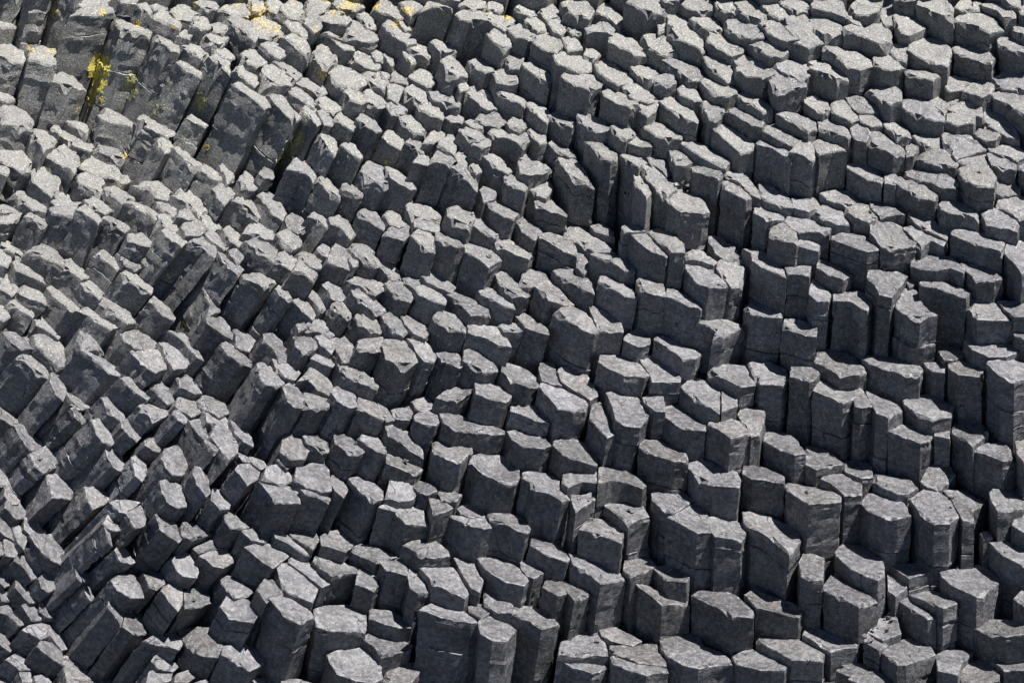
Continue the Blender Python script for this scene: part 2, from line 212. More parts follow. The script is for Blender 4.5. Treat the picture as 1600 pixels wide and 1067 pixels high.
DATA = """168,-0.4,1.63 676,936 695,942 734,958 747,972 736,972 690,964 670,956 654,953
-278,-0.39,3.62 176,28 184,30 198,41 220,47 236,44 236,52 214,52 192,47
104,-0.53,2.06 1160,799 1188,799 1215,812 1248,826 1251,846 1234,856 1210,840 1176,826 1163,812
-164,-1.49,2.88 366,132 377,126 399,138 418,151 424,165 415,168 396,154 377,140
206,-0.71,1.3 420,934 442,928 461,936 483,950 492,966 478,969 470,975 448,964 434,950
100,-0.1,2.12 1237,747 1276,752 1314,772 1314,783 1289,786 1264,788 1242,774 1229,764 1226,755
127,-0.2,1.76 1421,777 1443,763 1468,766 1487,782 1498,807 1484,818 1460,818 1438,802
130,-0.29,1.96 1081,922 1111,917 1150,928 1177,953 1177,964 1144,961 1117,947 1081,931
163,-0.24,2.11 1468,892 1531,881 1567,906 1537,928 1526,931 1487,914 1471,900
88,-0.37,1.88 1545,563 1578,560 1611,571 1616,582 1584,588 1562,582 1542,568
112,0.11,1.76 1344,785 1355,768 1380,771 1413,785 1424,804 1402,810 1383,810 1358,799
109,-0.45,1.72 1062,799 1089,782 1103,793 1114,832 1089,832 1064,818 1042,807
88,-0.69,2.01 817,736 856,736 875,750 875,758 891,780 878,783 856,769 836,766 828,752 817,747
152,-0.51,1.99 803,944 834,947 856,956 875,972 869,978 847,980 822,966 800,958
120,-0.58,1.62 888,862 910,868 944,884 971,895 979,906 938,912 922,898 894,881
152,-0.61,1.36 511,944 558,944 571,953 574,969 571,986 546,986 516,986 494,978 489,950
-28,-0.64,1.87 866,484 883,475 900,481 916,489 930,506 938,519 930,522 913,516 891,503 872,489
68,-0.53,1.89 736,711 753,706 786,711 810,728 813,742 808,752 778,750 747,733 734,720
38,-0.23,1.78 1281,593 1308,604 1342,604 1350,612 1333,623 1317,629 1292,618 1270,610
27,-0.22,1.51 1413,450 1430,450 1440,470 1454,489 1465,492 1438,497 1410,489 1399,478
75,-0.15,1.72 1076,722 1098,717 1130,728 1152,736 1158,750 1155,761 1114,758 1086,742 1076,730
164,-0.23,2.06 1298,898 1325,909 1369,934 1372,939 1350,944 1342,947 1311,934 1286,922 1286,914
184,-0.63,1.61 761,961 786,966 808,983 791,1002 769,1000 750,988 747,969
-244,-1.36,3.4 239,47 248,52 261,63 280,69 280,80 267,77 250,63
-289,-0.42,3.22 110,25 124,14 151,6 176,8 176,19 151,22 129,22
111,-0.54,1.77 1106,807 1142,804 1169,829 1158,843 1117,837 1108,824
46,-0.37,1.58 946,612 968,610 996,620 1015,645 1010,656 1001,667 976,664 963,656 957,634
9,-0.1,2 1303,459 1325,453 1344,453 1366,472 1355,484 1344,481 1330,470 1303,470
121,-0.66,1.55 993,909 1010,912 1040,928 1073,936 1078,944 1034,944 1015,928 998,917
57,-0.4,1.95 1004,686 1026,684 1056,698 1073,706 1076,720 1054,720 1023,711 998,698
126,-0.17,1.86 1317,848 1342,851 1380,870 1383,900 1372,906 1352,900 1328,887 1306,868 1303,859
13,-0.39,1.76 1358,420 1386,418 1418,431 1408,445 1394,464 1374,459 1366,442 1355,431
-19,-1.1,1.98 297,376 316,368 330,376 341,393 336,404 316,384
28,-0.73,1.71 604,524 632,527 643,538 654,563 646,566 624,566 604,557 599,538
-144,-0.73,1.88 869,244 883,242 900,250 916,272 930,288 910,283 894,277 878,258
85,-0.85,1.88 401,566 412,566 431,579 445,598 434,604 417,601 406,588
18,-0.31,1.97 1438,440 1462,437 1490,445 1518,456 1509,467 1487,459 1465,450 1440,448
23,-0.12,1.94 1352,554 1386,554 1421,566 1443,574 1438,585 1410,585 1380,576 1358,568 1347,560
28,-0.57,1.87 847,596 864,601 897,615 919,629 916,637 897,640 872,634 850,612 842,604
110,-0.53,1.4 599,785 634,790 659,790 673,815 634,815 618,799 590,793
-136,-0.6,2.12 913,220 927,217 946,226 963,239 966,248 954,250 938,245 927,231
135,-0.31,1.98 1163,928 1176,920 1242,942 1256,956 1248,964 1220,958 1182,947
154,-0.51,1 404,752 426,758 450,758 467,769 470,786 448,786 431,786 423,772
99,-0.71,1.92 544,747 558,744 585,755 599,766 599,780 585,783 563,766
-35,-0.3,1.96 1160,387 1176,384 1190,390 1207,404 1229,426 1229,434 1212,426 1190,415 1176,406 1174,396
33,-1.47,1.8 344,538 355,532 374,544 396,566 393,574 377,568 358,554
-17,-0.59,1.77 1089,503 1108,497 1133,497 1166,511 1152,516 1130,525 1114,525 1122,516 1103,508
-172,-1.85,2.33 420,146 431,140 448,154 464,179 461,190 448,179 431,160
-2,-0.2,2.04 1168,566 1196,563 1229,576 1232,596 1223,601 1188,596 1176,582
-71,-0.61,1.94 1042,308 1059,296 1081,299 1098,313 1108,330 1098,332 1064,327 1045,316
140,-0.33,1.97 853,906 888,906 922,928 897,939 886,928 872,931 847,917
203,-0.21,1.89 1394,1005 1413,997 1449,1002 1462,1022 1416,1038 1402,1038 1377,1016
72,-0.3,2.04 1163,722 1198,730 1226,742 1226,755 1207,752 1176,747 1160,739
204,0.38,1.87 1520,980 1548,966 1594,969 1628,975 1614,988 1572,994 1537,988
68,-0.32,1.82 1408,662 1432,667 1457,681 1452,689 1438,692 1418,684 1388,673
172,-0.68,1.08 173,906 190,892 214,900 226,922 226,934 204,934 184,922
176,-0.97,1.12 242,802 253,804 275,818 286,840 280,848 264,837 250,826
99,-1.1,1.55 442,604 456,596 467,607 475,620 475,634 461,637 450,626
112,-0.39,1.97 1471,763 1512,766 1542,780 1520,796 1523,812 1504,812 1490,785
62,-1.28,1.74 126,546 138,544 157,552 179,566 190,582 187,588 170,582 151,563 135,552
-262,-0.86,3.43 44,74 69,69 88,77 88,104 72,99 47,94
-26,-0.14,2.01 1163,478 1176,470 1196,478 1218,486 1223,497 1198,494 1174,489
156,-0.2,1.83 1070,1016 1098,1008 1130,1016 1147,1038 1125,1038 1092,1044 1067,1038 1042,1024
90,-0.46,1.98 1540,692 1567,689 1586,711 1589,717 1567,720 1545,711 1520,700
109,-0.35,1.78 922,807 949,812 976,829 971,848 944,837 905,826
-19,-0.18,2.12 1300,362 1325,362 1350,368 1374,384 1372,390 1355,393 1325,382 1300,374
170,0.07,1.97 1182,991 1245,997 1289,1016 1286,1032 1237,1030 1212,1016 1182,1002
54,0.04,1.96 1482,566 1504,563 1537,574 1534,588 1498,585 1482,574
65,-0.2,1.83 1108,659 1142,654 1158,659 1172,676 1158,681 1142,684 1122,670 1106,664
-256,-1.5,3.41 82,118 91,110 107,116 126,126 135,138 124,138 102,132 82,126
62,-1.4,1.3 30,554 44,549 60,560 74,576 77,593 63,585 47,571
-12,-1.28,2.02 382,423 402,423 421,431 432,442 415,450 399,440 385,431
-219,-1.61,3.3 275,96 283,94 302,104 316,116 314,121 294,110
101,-1.13,1.05 143,656 154,654 173,670 182,686 176,695 162,689 151,676
112,-0.83,1.02 132,761 154,758 176,777 165,786 146,796 138,783
-22,-0.34,2.01 1040,450 1051,450 1076,464 1100,475 1095,481 1076,478 1054,467 1042,464
141,-0.2,1.77 1256,862 1289,870 1286,906 1270,906 1251,898 1248,878
94,-0.5,1.88 761,802 791,796 813,804 830,824 824,834 810,829 783,815 766,812
120,-0.29,1.8 744,870 764,865 794,876 816,890 827,906 819,914 791,909 772,898 756,887
182,-0.39,1.25 538,1008 560,1008 582,1022 596,1041 599,1057 585,1066 558,1063 527,1052 516,1035 511,1022
-3,-0.41,2.1 938,554 966,554 998,566 1015,585 1007,590 976,585 949,574 935,566
74,-0.59,1.86 935,730 963,728 985,736 1010,758 1004,764 976,752 957,750 935,755
64,0.09,1.87 1490,659 1512,656 1534,662 1545,673 1534,684 1520,695 1501,684 1487,676
193,-0.07,1.16 355,928 388,936 407,956 396,972 374,969 358,964 344,947
-197,-0.36,1.98 878,116 886,110 902,116 924,116 944,126 938,135 922,140 900,132 883,124
104,-0.3,1.74 700,804 736,807 761,810 769,824 756,826 728,818 709,810
-2,-0.19,1.9 1487,360 1518,357 1545,368 1570,379 1564,393 1542,387 1512,376 1487,368
-76,-0.39,1.88 1128,283 1142,283 1161,294 1174,310 1166,313 1147,302 1130,294
157,-0.11,1.59 1545,846 1570,843 1600,856 1628,873 1625,890 1600,884 1567,868
-29,-0.4,1.87 1070,412 1086,415 1114,420 1130,434 1136,445 1108,450 1089,440 1073,423
179,0.17,1.08 278,983 308,978 333,980 349,1005 341,1027 314,1024 292,1010 286,1000
43,-0.14,2.18 1196,667 1234,678 1248,689 1259,708 1242,711 1220,703 1193,689
171,-1.1,1.28 198,953 220,958 234,980 228,991 209,991 192,978
36,-0.1,1.68 1520,467 1545,470 1559,475 1572,492 1581,500 1556,500 1528,497 1512,481
32,-0.23,2.02 1237,571 1276,574 1281,582 1273,593 1264,596 1248,590 1234,588
168,-0.02,1.89 1259,978 1306,988 1344,1002 1339,1010 1298,1016 1289,1010 1254,991
90,-1.14,1.3 72,739 91,736 113,750 118,772 110,780 82,777 77,758
7,-0.11,1.76 1278,546 1295,544 1325,552 1347,566 1355,579 1342,585 1314,585 1292,574 1273,566
2,-0.1,2.08 1226,497 1251,500 1276,508 1276,525 1259,525 1237,516 1223,508
-218,-1.42,2.77 327,85 341,82 360,96 363,110 349,102 333,94
202,-0.83,1.17 349,1008 393,1005 415,1032 404,1041 390,1049 368,1032 346,1022
38,-0.3,2.11 1040,634 1059,632 1089,654 1103,664 1103,673 1078,670 1056,662 1037,651
166,0.14,2.2 1418,922 1457,914 1484,931 1496,942 1474,950 1449,939 1427,931
-27,-0.37,1.39 1361,346 1380,343 1408,352 1427,371 1430,384 1413,387 1377,384 1361,362
52,-0.45,1.83 1352,610 1374,620 1408,632 1410,642 1388,651 1369,645 1364,634 1355,620
48,-0.22,1.78 792,673 812,670 853,681 861,695 850,700 817,698 800,686
90,-0.27,1.8 946,785 1004,788 1015,807 982,815 963,802 944,790
43,-0.17,1.57 1424,620 1449,615 1482,626 1490,634 1487,651 1457,656 1435,648 1413,632 1410,626
181,-1.12,0.86 170,936 182,944 195,956 190,978 179,961 170,950
-211,-1.35,3.3 217,182 226,176 245,187 267,201 275,209 264,214 245,204 228,195
181,-1.13,0.6 162,818 170,824 176,854 170,846
-85,-0.67,2.07 725,382 736,376 761,384 778,398 783,406 764,415 744,401 728,393
-31,-0.98,2.49 121,327 135,318 148,327 160,343 154,349 138,335
141,-0.42,1.61 662,884 709,884 720,895 736,917 728,928 706,922 678,912 670,900 656,887
-30,-0.33,1.49 996,437 1012,431 1034,434 1037,448 1040,462 1023,459 1004,453
-7,-1.47,1.82 341,393 352,390 366,404 380,420 374,431 358,415
-306,-0.16,1.94 712,22 722,16 744,16 761,22 764,33 744,30 734,33 720,30
-145,-0.85,2.53 448,264 464,245 478,253 497,272 494,278 478,267
145,-0.27,1.54 875,1002 922,983 944,997 952,1024 927,1022 872,1022
-88,-0.23,1.83 1182,220 1196,217 1218,226 1234,239 1237,248 1229,245 1207,231 1185,226
82,-0.29,1.91 1292,739 1320,739 1347,755 1347,772 1320,774 1303,758 1281,747
156,-0.63,0.88 382,854 414,846 439,859 453,868 442,876 426,887 412,878 392,862
84,-0.39,1.86 1018,769 1062,766 1084,780 1070,791 1051,802 1034,794 1018,780
171,0.11,1.96 1160,1016 1174,1013 1193,1016 1232,1038 1226,1046 1188,1046 1152,1038 1144,1024
-45,-0.15,1.86 1496,264 1512,250 1540,255 1556,274 1553,291 1528,291 1509,283
183,-0.43,1.13 223,1000 242,991 272,988 289,1000 280,1016 264,1010 248,1008 236,1005
-186,-0.13,1.55 1490,28 1523,16 1548,25 1564,36 1567,44 1545,50 1518,41 1493,33
67,-1.47,1.35 80,582 91,582 102,596 104,615 99,626 88,615 80,596
-51,-0.44,2 938,431 954,431 974,440 993,456 996,464 976,462 954,448 935,440
24,-0.77,1.94 742,598 761,596 786,607 800,618 791,629 766,623 744,615
-170,-0.41,1.16 1317,41 1333,36 1350,44 1380,33 1394,52 1388,74 1372,69 1347,55 1320,50
-155,-0.54,1.61 1286,72 1306,72 1339,82 1364,96 1366,104 1342,107 1325,104 1303,85 1286,77
-44,-0.26,1.92 985,365 1010,362 1029,376 1045,390 1042,396 1018,390 996,376
72,-0.34,1.79 676,689 698,692 722,703 731,711 720,722 698,717 676,703
17,-0.3,1.99 1073,593 1092,590 1125,607 1125,640 1103,634 1081,618 1064,604
-2,-0.28,2.09 1106,574 1133,568 1164,571 1180,593 1180,601 1158,604 1130,590 1108,579
-8,-0.86,2.19 253,360 264,354 280,365 294,376 286,384 270,376
103,-0.19,1.84 976,870 1015,870 1026,884 1004,895 985,900 974,890
55,-0.48,1.54 864,686 894,684 930,700 935,714 932,728 900,717 880,711 864,695
126,-0.99,1.07 258,700 278,695 292,706 294,728 286,744 270,742 258,728 253,714
-87,-0.11,1.87 1267,220 1284,214 1314,228 1322,236 1300,236 1281,242 1273,231
-21,-0.5,1.93 1023,522 1048,527 1076,541 1095,552 1089,560 1067,560 1045,544 1023,530
135,-0.66,1.66 492,868 527,873 558,887 560,895 536,895 519,900 505,890 489,876
-102,-0.57,2.19 842,365 856,362 878,368 900,382 902,390 883,387 864,379 844,371
186,-0.79,0.96 261,909 275,909 286,920 286,944 278,956 264,939 253,920
-194,0.04,1.54 1432,8 1440,-6 1476,-6 1487,11 1490,25 1476,25 1454,16
83,-0.87,1.14 47,708 74,695 91,703 91,728 80,733 69,739 55,728
-125,-0.34,1.56 1201,118 1215,113 1237,121 1259,129 1259,135 1240,138 1215,143 1204,129
2,-1.44,1.69 190,426 201,420 220,434 239,450 236,459 217,448 201,437
119,-0.39,1.67 1545,764 1578,761 1606,780 1597,794 1572,799 1559,799 1548,780
115,-0.73,1.76 294,654 316,654 324,676 344,698 338,708 319,686 302,667
-78,-0.25,1.67 1234,236 1254,217 1267,220 1276,239 1270,245 1251,239
-59,-0.14,1.27 1402,280 1427,277 1449,291 1465,305 1460,313 1435,308 1413,294 1396,286
-7,0.18,1.74 1424,406 1457,398 1476,396 1496,409 1509,418 1506,426 1484,418 1462,423 1438,420 1424,415
102,-1.24,1.08 165,700 179,698 190,711 198,725 190,736 179,730 168,714
41,-0.31,1.52 924,629 938,626 949,642 963,678 949,684 932,667 922,654
-172,-0.4,1.5 1421,69 1443,58 1471,60 1487,77 1479,102 1460,99 1435,88 1418,77
-42,-0.65,2.04 806,492 820,489 836,500 856,514 858,522 842,519 822,511 812,500
161,-0.96,1.03 250,750 267,747 283,758 289,777 292,791 278,794 261,783 253,766
-94,-0.59,1.71 1358,204 1374,204 1391,217 1413,228 1416,239 1396,242 1377,231 1358,220
-232,-0.24,1.75 1042,22 1059,19 1078,36 1095,52 1106,69 1098,74 1076,66 1059,60 1045,47
-15,-0.72,1.66 731,508 750,503 778,511 794,528 800,541 778,538 756,525 734,516
-7,-0.85,2.12 784,571 795,566 817,574 844,593 842,604 828,607 800,593 784,579
-301,-0.93,3.64 47,-28 69,-33 85,-22 80,-14 55,-16
64,-0.93,1.66 206,549 214,544 231,546 248,546 261,563 261,574 245,582 231,574 220,563
-136,-0.74,1.84 703,261 720,255 739,272 747,283 747,296 728,280
104,-0.47,1.84 831,837 875,848 891,873 886,878 856,868 828,851
-116,-0.36,1.82 1114,198 1128,192 1152,204 1177,217 1180,226 1158,228 1133,214 1117,204
-78,-0.75,1.45 643,365 656,357 670,360 681,374 681,390 665,384 651,371
115,-1,1.21 47,834 60,829 91,834 104,859 96,881 82,876 66,862 55,848
-89,-0.29,1.78 1081,261 1103,258 1125,266 1130,274 1122,280 1103,272 1084,269
85,-0.56,1.72 522,676 544,678 560,695 571,706 558,711 544,706 524,692
-126,-0.33,1.69 1410,157 1432,151 1457,162 1476,182 1474,190 1454,187 1427,179 1410,168
-145,-0.18,1.87 1264,96 1278,94 1303,104 1325,113 1325,118 1308,121 1286,113 1267,107
74,-1.43,1.3 22,664 33,662 52,676 69,695 60,703 47,703 33,684
-262,-0.59,1.83 979,3 998,-8 1026,-3 1042,16 1037,22 1020,19 998,14
-198,-1.55,2.64 0,168 14,162 36,170 52,187 50,201 28,198 6,190
-318,-0.33,1.99 659,14 673,0 684,-3 700,6 709,14 695,11 678,11
126,-0.61,1.32 626,870 637,881 637,900 624,895 604,890 593,878
-92,-0.62,1.59 1001,258 1020,255 1037,272 1056,283 1056,294 1042,305 1026,296 1012,280
-175,-0.13,1.59 1490,74 1512,69 1540,77 1553,91 1548,99 1520,91 1493,82
-20,-0.82,2.08 678,489 690,484 712,492 728,508 728,519 709,511 690,500
-5,-0.41,1.77 998,560 1018,554 1040,571 1062,588 1062,596 1042,596 1018,596 1015,582 1004,568
115,-0.33,1.29 659,837 676,840 700,859 703,868 692,870 659,870 646,859 629,851
-36,-0.45,1.64 919,475 938,481 960,492 971,503 974,519 954,516 938,516 930,500
-150,-1.83,2.87 270,228 283,228 302,245 316,258 308,264 289,248
56,-0.31,1.83 1350,612 1364,634 1347,637 1336,634 1333,623
-91,-0.2,1.66 1322,256 1344,253 1369,264 1380,278 1377,286 1355,280 1325,264
4,-1.47,1.75 234,470 242,462 261,478 275,494 272,500 256,492
146,-0.4,1.37 577,986 602,994 629,1000 646,1008 643,1016 596,1024 585,1010 566,997
-176,-1.27,2.32 472,170 483,160 494,168 502,190 497,195 486,182
172,-0.17,1.9 1416,931 1462,964 1449,966 1430,956 1405,939
-150,-0.67,2.22 673,253 684,234 700,239 712,250 703,258 687,253
28,-0.68,1.74 118,486 140,478 157,489 173,500 184,511 173,514 154,503 135,489
68,-0.78,1.32 524,604 538,601 552,610 560,634 546,637 527,626 519,612
-6,-0.24,1.72 1270,431 1281,445 1298,459 1295,470 1276,470 1264,459
-74,-0.42,2.1 927,390 944,387 966,398 988,412 993,420 976,418 954,406 935,401 924,396
13,-1.41,1.55 322,494 333,489 349,497 363,514 363,530 346,519 327,506
17,-0.35,1.59 1572,382 1594,376 1622,390 1622,423 1597,428 1586,412 1570,396
-2,-1.09,1.97 431,450 436,445 448,453 458,467 450,467 439,459
-26,-0.07,1.82 1204,349 1220,346 1242,357 1248,374 1245,379 1223,374 1204,365
-43,-0.18,1.32 1122,409 1133,401 1155,406 1166,418 1161,434 1144,440 1130,431 1120,418
-158,0.08,1.75 1144,91 1161,85 1186,94 1210,107 1213,113 1191,121 1166,116 1152,110
-61,-0.71,1.81 836,448 858,437 875,448 888,464 900,470 883,472 858,467 847,456
-153,-0.28,1.78 1029,157 1042,148 1064,160 1081,168 1092,182 1089,190 1073,187 1054,176 1037,165
-160,-0.99,2.25 563,266 577,244 588,247 599,261 604,280 612,286 599,288 580,280
-123,-0.27,1.96 968,239 979,236 998,245 1010,253 998,261 982,253
169,-0.86,1.19 289,920 324,914 330,942 308,950 289,950
6,-0.85,1.94 684,544 706,546 720,557 725,571 717,574 698,566 687,554
142,-0.49,1.38 640,884 656,900 673,922 654,928 640,917 637,898
138,-1.11,1.04 38,980 55,969 82,975 102,994 110,1013 96,1016 77,994 66,997 52,988
179,-0.27,1.55 954,1022 988,1035 1042,1041 1045,1049 1010,1054 976,1044 957,1035
16,-0.2,1.58 1501,412 1534,415 1559,426 1567,434 1553,440 1526,437 1512,426
172,-0.31,0.93 431,881 448,878 470,892 497,920 489,942 464,931 448,925 439,912
-181,0.1,1.36 1220,25 1242,22 1262,22 1273,50 1286,60 1264,69 1240,63 1229,44
4,-1.03,1.87 637,524 646,522 665,532 684,554 681,560 665,557 651,544
105,-0.18,1.6 891,772 916,772 932,764 930,780 900,796 894,786
112,-0.76,1.29 464,728 492,722 514,720 516,744 519,766 502,769 480,761 461,747
-234,-0.4,2.11 817,99 834,96 853,107 864,116 861,121 839,113 820,104
46,-0.65,1.78 687,645 706,642 728,651 744,670 747,678 728,673 712,673 692,659
133,-0.38,1.48 577,950 607,953 629,961 643,980 624,980 602,975 577,966
-10,-0.2,2.04 1226,418 1254,415 1267,415 1264,431 1251,428 1232,428
-33,-0.16,1.66 1465,316 1484,308 1506,318 1528,335 1528,343 1509,335 1484,332 1471,327
-165,-0.28,2.09 941,143 954,138 974,146 993,157 998,165 985,168 966,160 946,151
51,0.03,1.64 1506,532 1520,530 1542,538 1584,538 1592,549 1572,557 1545,557 1520,546
-84,-0.36,2.13 681,362 695,362 712,371 725,384 714,387 695,379 681,374
138,-1.11,1.35 374,725 390,722 407,736 404,747 390,755 377,742 368,733
165,-1.01,1.06 184,854 195,854 212,878 206,881 190,876 179,859
-248,-1.5,3.39 157,173 165,168 187,179 209,192 209,201 187,190 165,182
60,-1.09,1.2 602,664 618,662 640,676 654,686 662,708 662,717 640,703 629,692 607,681
4,-0.62,1.27 725,546 742,544 772,563 778,579 758,582 736,571 725,563
-75,-0.24,1.87 864,423 883,418 902,423 922,437 930,453 910,448 891,440 872,431
60,-1.11,1.7 560,620 582,626 599,640 607,648 599,656 582,648 560,637
-264,-1.11,3.33 -6,66 16,66 38,80 44,91 22,91 0,85
141,-0.87,1.36 470,764 486,766 519,774 514,786 497,777 478,772
153,-1.25,1 305,728 316,730 327,750 330,769 322,777 311,758 302,739
76,-0.03,1.63 1364,733 1394,739 1421,747 1435,761 1418,772 1402,772 1380,761 1364,752
-239,-0.44,1.97 952,55 968,50 993,63 1010,80 1010,85 990,85 971,74 954,66
103,-0.72,1.1 442,678 456,673 470,681 483,703 478,717 453,717 439,703
-8,-0.65,1.61 878,571 902,574 922,590 935,618 922,623 902,610 878,596 872,579
158,-0.54,1.07 311,868 330,859 358,856 366,878 349,887 333,884 322,873
-49,-0.5,2.47 77,324 94,321 121,321 116,338 99,335 82,332
-46,-0.65,2.07 700,459 717,453 739,464 761,478 769,489 758,492 736,492 720,475
108,-0.2,1.8 1020,887 1042,878 1059,892 1078,900 1073,909 1042,906
-299,-0.74,2.63 352,28 368,22 390,33 407,50 404,60 385,50 366,38
-43,-1.41,2.42 162,338 176,330 192,340 204,357 195,362 179,349
-101,-0.85,2.09 773,376 790,371 812,382 834,396 828,404 806,396 784,387
-153,-1.01,2.13 604,258 618,261 637,274 651,294 643,296 624,286 607,272
114,-1.1,1.23 206,714 217,708 228,722 231,739 223,752 212,742
-14,-0.28,1.65 1534,332 1553,324 1575,332 1592,349 1589,357 1562,354 1542,346
45,-0.82,1.47 530,568 546,568 571,582 593,596 590,607 566,598 541,588
-130,-1.4,2.22 497,277 505,274 519,286 533,302 533,313 516,299 502,286
204,-0.11,2 1462,1022 1487,1010 1520,1019 1504,1032 1496,1054 1465,1046
49,-0.2,1.8 1259,695 1284,700 1308,711 1320,725 1298,728 1276,733 1259,725
158,-0.35,1.06 344,898 374,900 396,925 388,931 368,934 346,912
-151,-1.11,2.37 533,228 541,220 555,226 568,245 563,250 546,236
-93,-0.47,1.9 602,362 615,352 640,349 643,360 632,374 615,371 602,368
31,-1.05,1.93 190,516 226,516 239,530 248,541 231,546 212,541 195,530
-53,-0.07,1.77 1012,362 1032,352 1051,365 1067,379 1070,393 1048,393 1032,379
-99,-0.41,1.73 50,266 72,258 88,269 94,283 91,299 80,308 66,294 52,283
128,-0.34,0.96 560,884 582,892 593,914 585,922 555,912
-165,-1,3.02 126,256 143,242 165,250 187,261 204,280 190,286 168,275 143,267
79,-0.7,1.74 566,678 585,678 602,695 604,708 590,706 574,695 560,684
82,-1.4,0.89 113,637 121,634 129,648 135,659 129,662 118,651
168,-0.47,0.78 267,870 283,859 302,868 311,892 308,903 286,900 275,890
-275,-0.73,1.83 690,94 703,85 720,91 734,104 731,116 714,121 700,113
-315,-0.71,3.68 88,-25 110,-33 126,-16 121,-8 99,-14
-103,-1.68,1.91 366,308 377,305 393,308 412,330 407,340 388,324
25,-1.4,1.98 412,522 426,519 439,530 448,544 450,563 439,563 428,546 414,532
-71,0.2,1.11 1410,264 1430,255 1457,264 1482,269 1498,288 1493,294 1471,294 1452,283 1432,283 1416,272
-27,-1.14,2.24 47,387 63,376 80,384 99,404 99,418 80,406 60,393
42,-1,1.39 52,522 72,519 91,532 104,549 110,566 99,566 80,552 60,538
151,-0.36,1.77 952,1008 988,1008 1026,1002 1040,1027 1042,1041 998,1035 971,1024 954,1019
-153,-1.4,2.22 497,212 505,206 522,217 530,231 524,239 511,228
-106,-0.55,2.08 698,324 714,321 734,327 742,340 734,354 714,346 700,335
-135,0.14,1.6 1352,140 1374,132 1408,138 1408,157 1391,162 1380,160 1366,148
-120,0.15,1.55 1550,146 1572,140 1600,148 1633,170 1622,192 1594,176 1572,162 1553,154
-48,-0.6,1.84 648,450 662,442 681,450 698,467 695,475 676,470 656,459
85,-0.78,1.44 475,612 497,618 514,618 514,637 497,640 480,637 472,626
74,-0.88,1.31 604,706 624,711 651,722 662,733 651,742 634,736 604,722
-125,-0.65,2.12 836,313 861,313 886,330 886,335 861,330 839,321
-225,-0.67,1.64 866,85 878,80 902,85 922,96 927,107 910,113 888,104 872,99
-148,-0.23,1.65 1413,102 1430,102 1454,110 1468,118 1457,126 1435,121 1416,116
85,-1.14,1.25 190,590 201,588 220,601 236,620 231,626 217,615 201,604
-121,-0.5,1.96 761,318 772,313 794,316 813,330 802,340 786,338 769,327
44,-0.26,1.65 648,648 662,640 684,642 687,659 681,664 662,662 648,656
-170,-0.72,1.95 809,253 817,239 834,242 850,253 861,264 847,270 828,272 812,267
-126,-0.31,1.85 1133,168 1150,165 1174,176 1194,190 1191,198 1174,195 1155,182 1136,173
-99,-0.07,1.13 1471,209 1490,204 1518,212 1542,231 1540,236 1518,239 1496,250 1476,228
-183,-1.79,3.37 292,182 302,176 319,182 327,190 322,198 305,190
-46,-1.16,2.39 385,376 399,371 418,379 434,387 432,406 415,396 393,384
-191,-0.2,1.34 1396,22 1421,16 1443,30 1446,38 1421,55 1408,50 1399,36
87,-0.65,1.18 217,634 239,623 256,632 270,642 261,648 242,659 228,645
-181,-1.31,3.29 50,206 55,195 74,201 91,217 82,228 69,236 60,220
-142,-0.83,2.57 0,234 16,228 36,236 50,253 50,267 33,267 14,256 0,250
-81,-0.47,1.78 990,269 1001,266 1007,280 1018,302 1010,308 993,286
-257,-0.58,2.24 514,110 527,99 549,104 568,118 574,129 560,138 538,132 522,124
152,-0.88,0.94 63,1000 82,1000 96,1016 104,1041 91,1035 72,1022 58,1010
39,-0.15,1.79 1158,637 1194,637 1196,648 1188,673 1174,676 1161,662 1152,648
-139,-0.37,1.84 1004,195 1020,190 1045,198 1067,212 1064,217 1045,217 1026,212 1010,201
27,-0.55,1.88 798,634 812,629 834,634 856,654 858,662 836,656 817,648 798,642
-172,-0.52,2.11 902,179 910,173 932,182 952,195 952,204 932,201 913,190
-48,-0.12,1.88 1234,335 1251,338 1281,349 1298,357 1295,362 1273,362 1248,362 1226,346
22,-0.67,1.78 563,527 574,522 599,524 596,549 580,549 558,544
115,-0.83,1.46 336,664 346,662 360,673 374,692 371,708 358,722 346,703 330,681
-121,-1.07,2.15 560,332 571,324 588,332 602,352 599,360 582,349 566,338
-52,-0.67,1.57 602,442 615,434 632,442 646,462 643,472 626,467 610,453
105,-0.25,1.36 670,777 690,780 709,793 695,799 678,804 673,790
-21,-0.34,1.89 1278,406 1295,409 1317,420 1330,431 1317,437 1295,428 1276,418
-119,-0.46,1.92 1064,223 1078,217 1103,228 1128,242 1142,253 1133,258 1111,253 1086,239
156,-0.7,1.25 173,782 198,780 220,785 198,802 187,799 179,788
-274,-0.51,1.58 761,52 772,44 788,50 800,69 788,77 775,69
-54,-0.47,1.86 747,453 761,448 783,459 802,475 805,484 788,478 769,467 753,462
-16,-1.24,2.16 151,396 162,390 176,396 190,415 184,423 165,406
38,-0.82,1.37 250,532 270,530 286,544 297,566 289,574 275,574 264,560 261,549
-74,-1.17,2.91 192,316 212,310 228,313 248,332 245,346 228,332 209,321
-216,-0.99,2.08 410,107 424,96 440,104 462,121 456,132 434,132 415,124
6,-1.27,2.16 74,450 82,445 102,459 124,478 124,489 107,481 85,462
-191,-1.14,2.2 558,187 566,176 585,187 596,204 588,206 571,195
108,-0.61,1.48 519,826 538,826 558,848 541,862 524,856 502,851 500,837
-39,-1.28,2.37 38,338 50,330 66,338 77,349 69,354 52,343
151,-0.45,0.97 99,1022 121,1030 151,1049 165,1066 138,1076 110,1071 99,1044
-25,-1.51,1.69 464,415 472,406 486,418 500,428 492,440 475,428 458,423
-323,-0.86,2.07 599,38 607,30 626,41 648,58 651,66 637,69 624,60 607,47
-219,-0.5,2.08 930,94 941,85 957,96 974,107 993,124 985,126 966,132 949,124 932,110
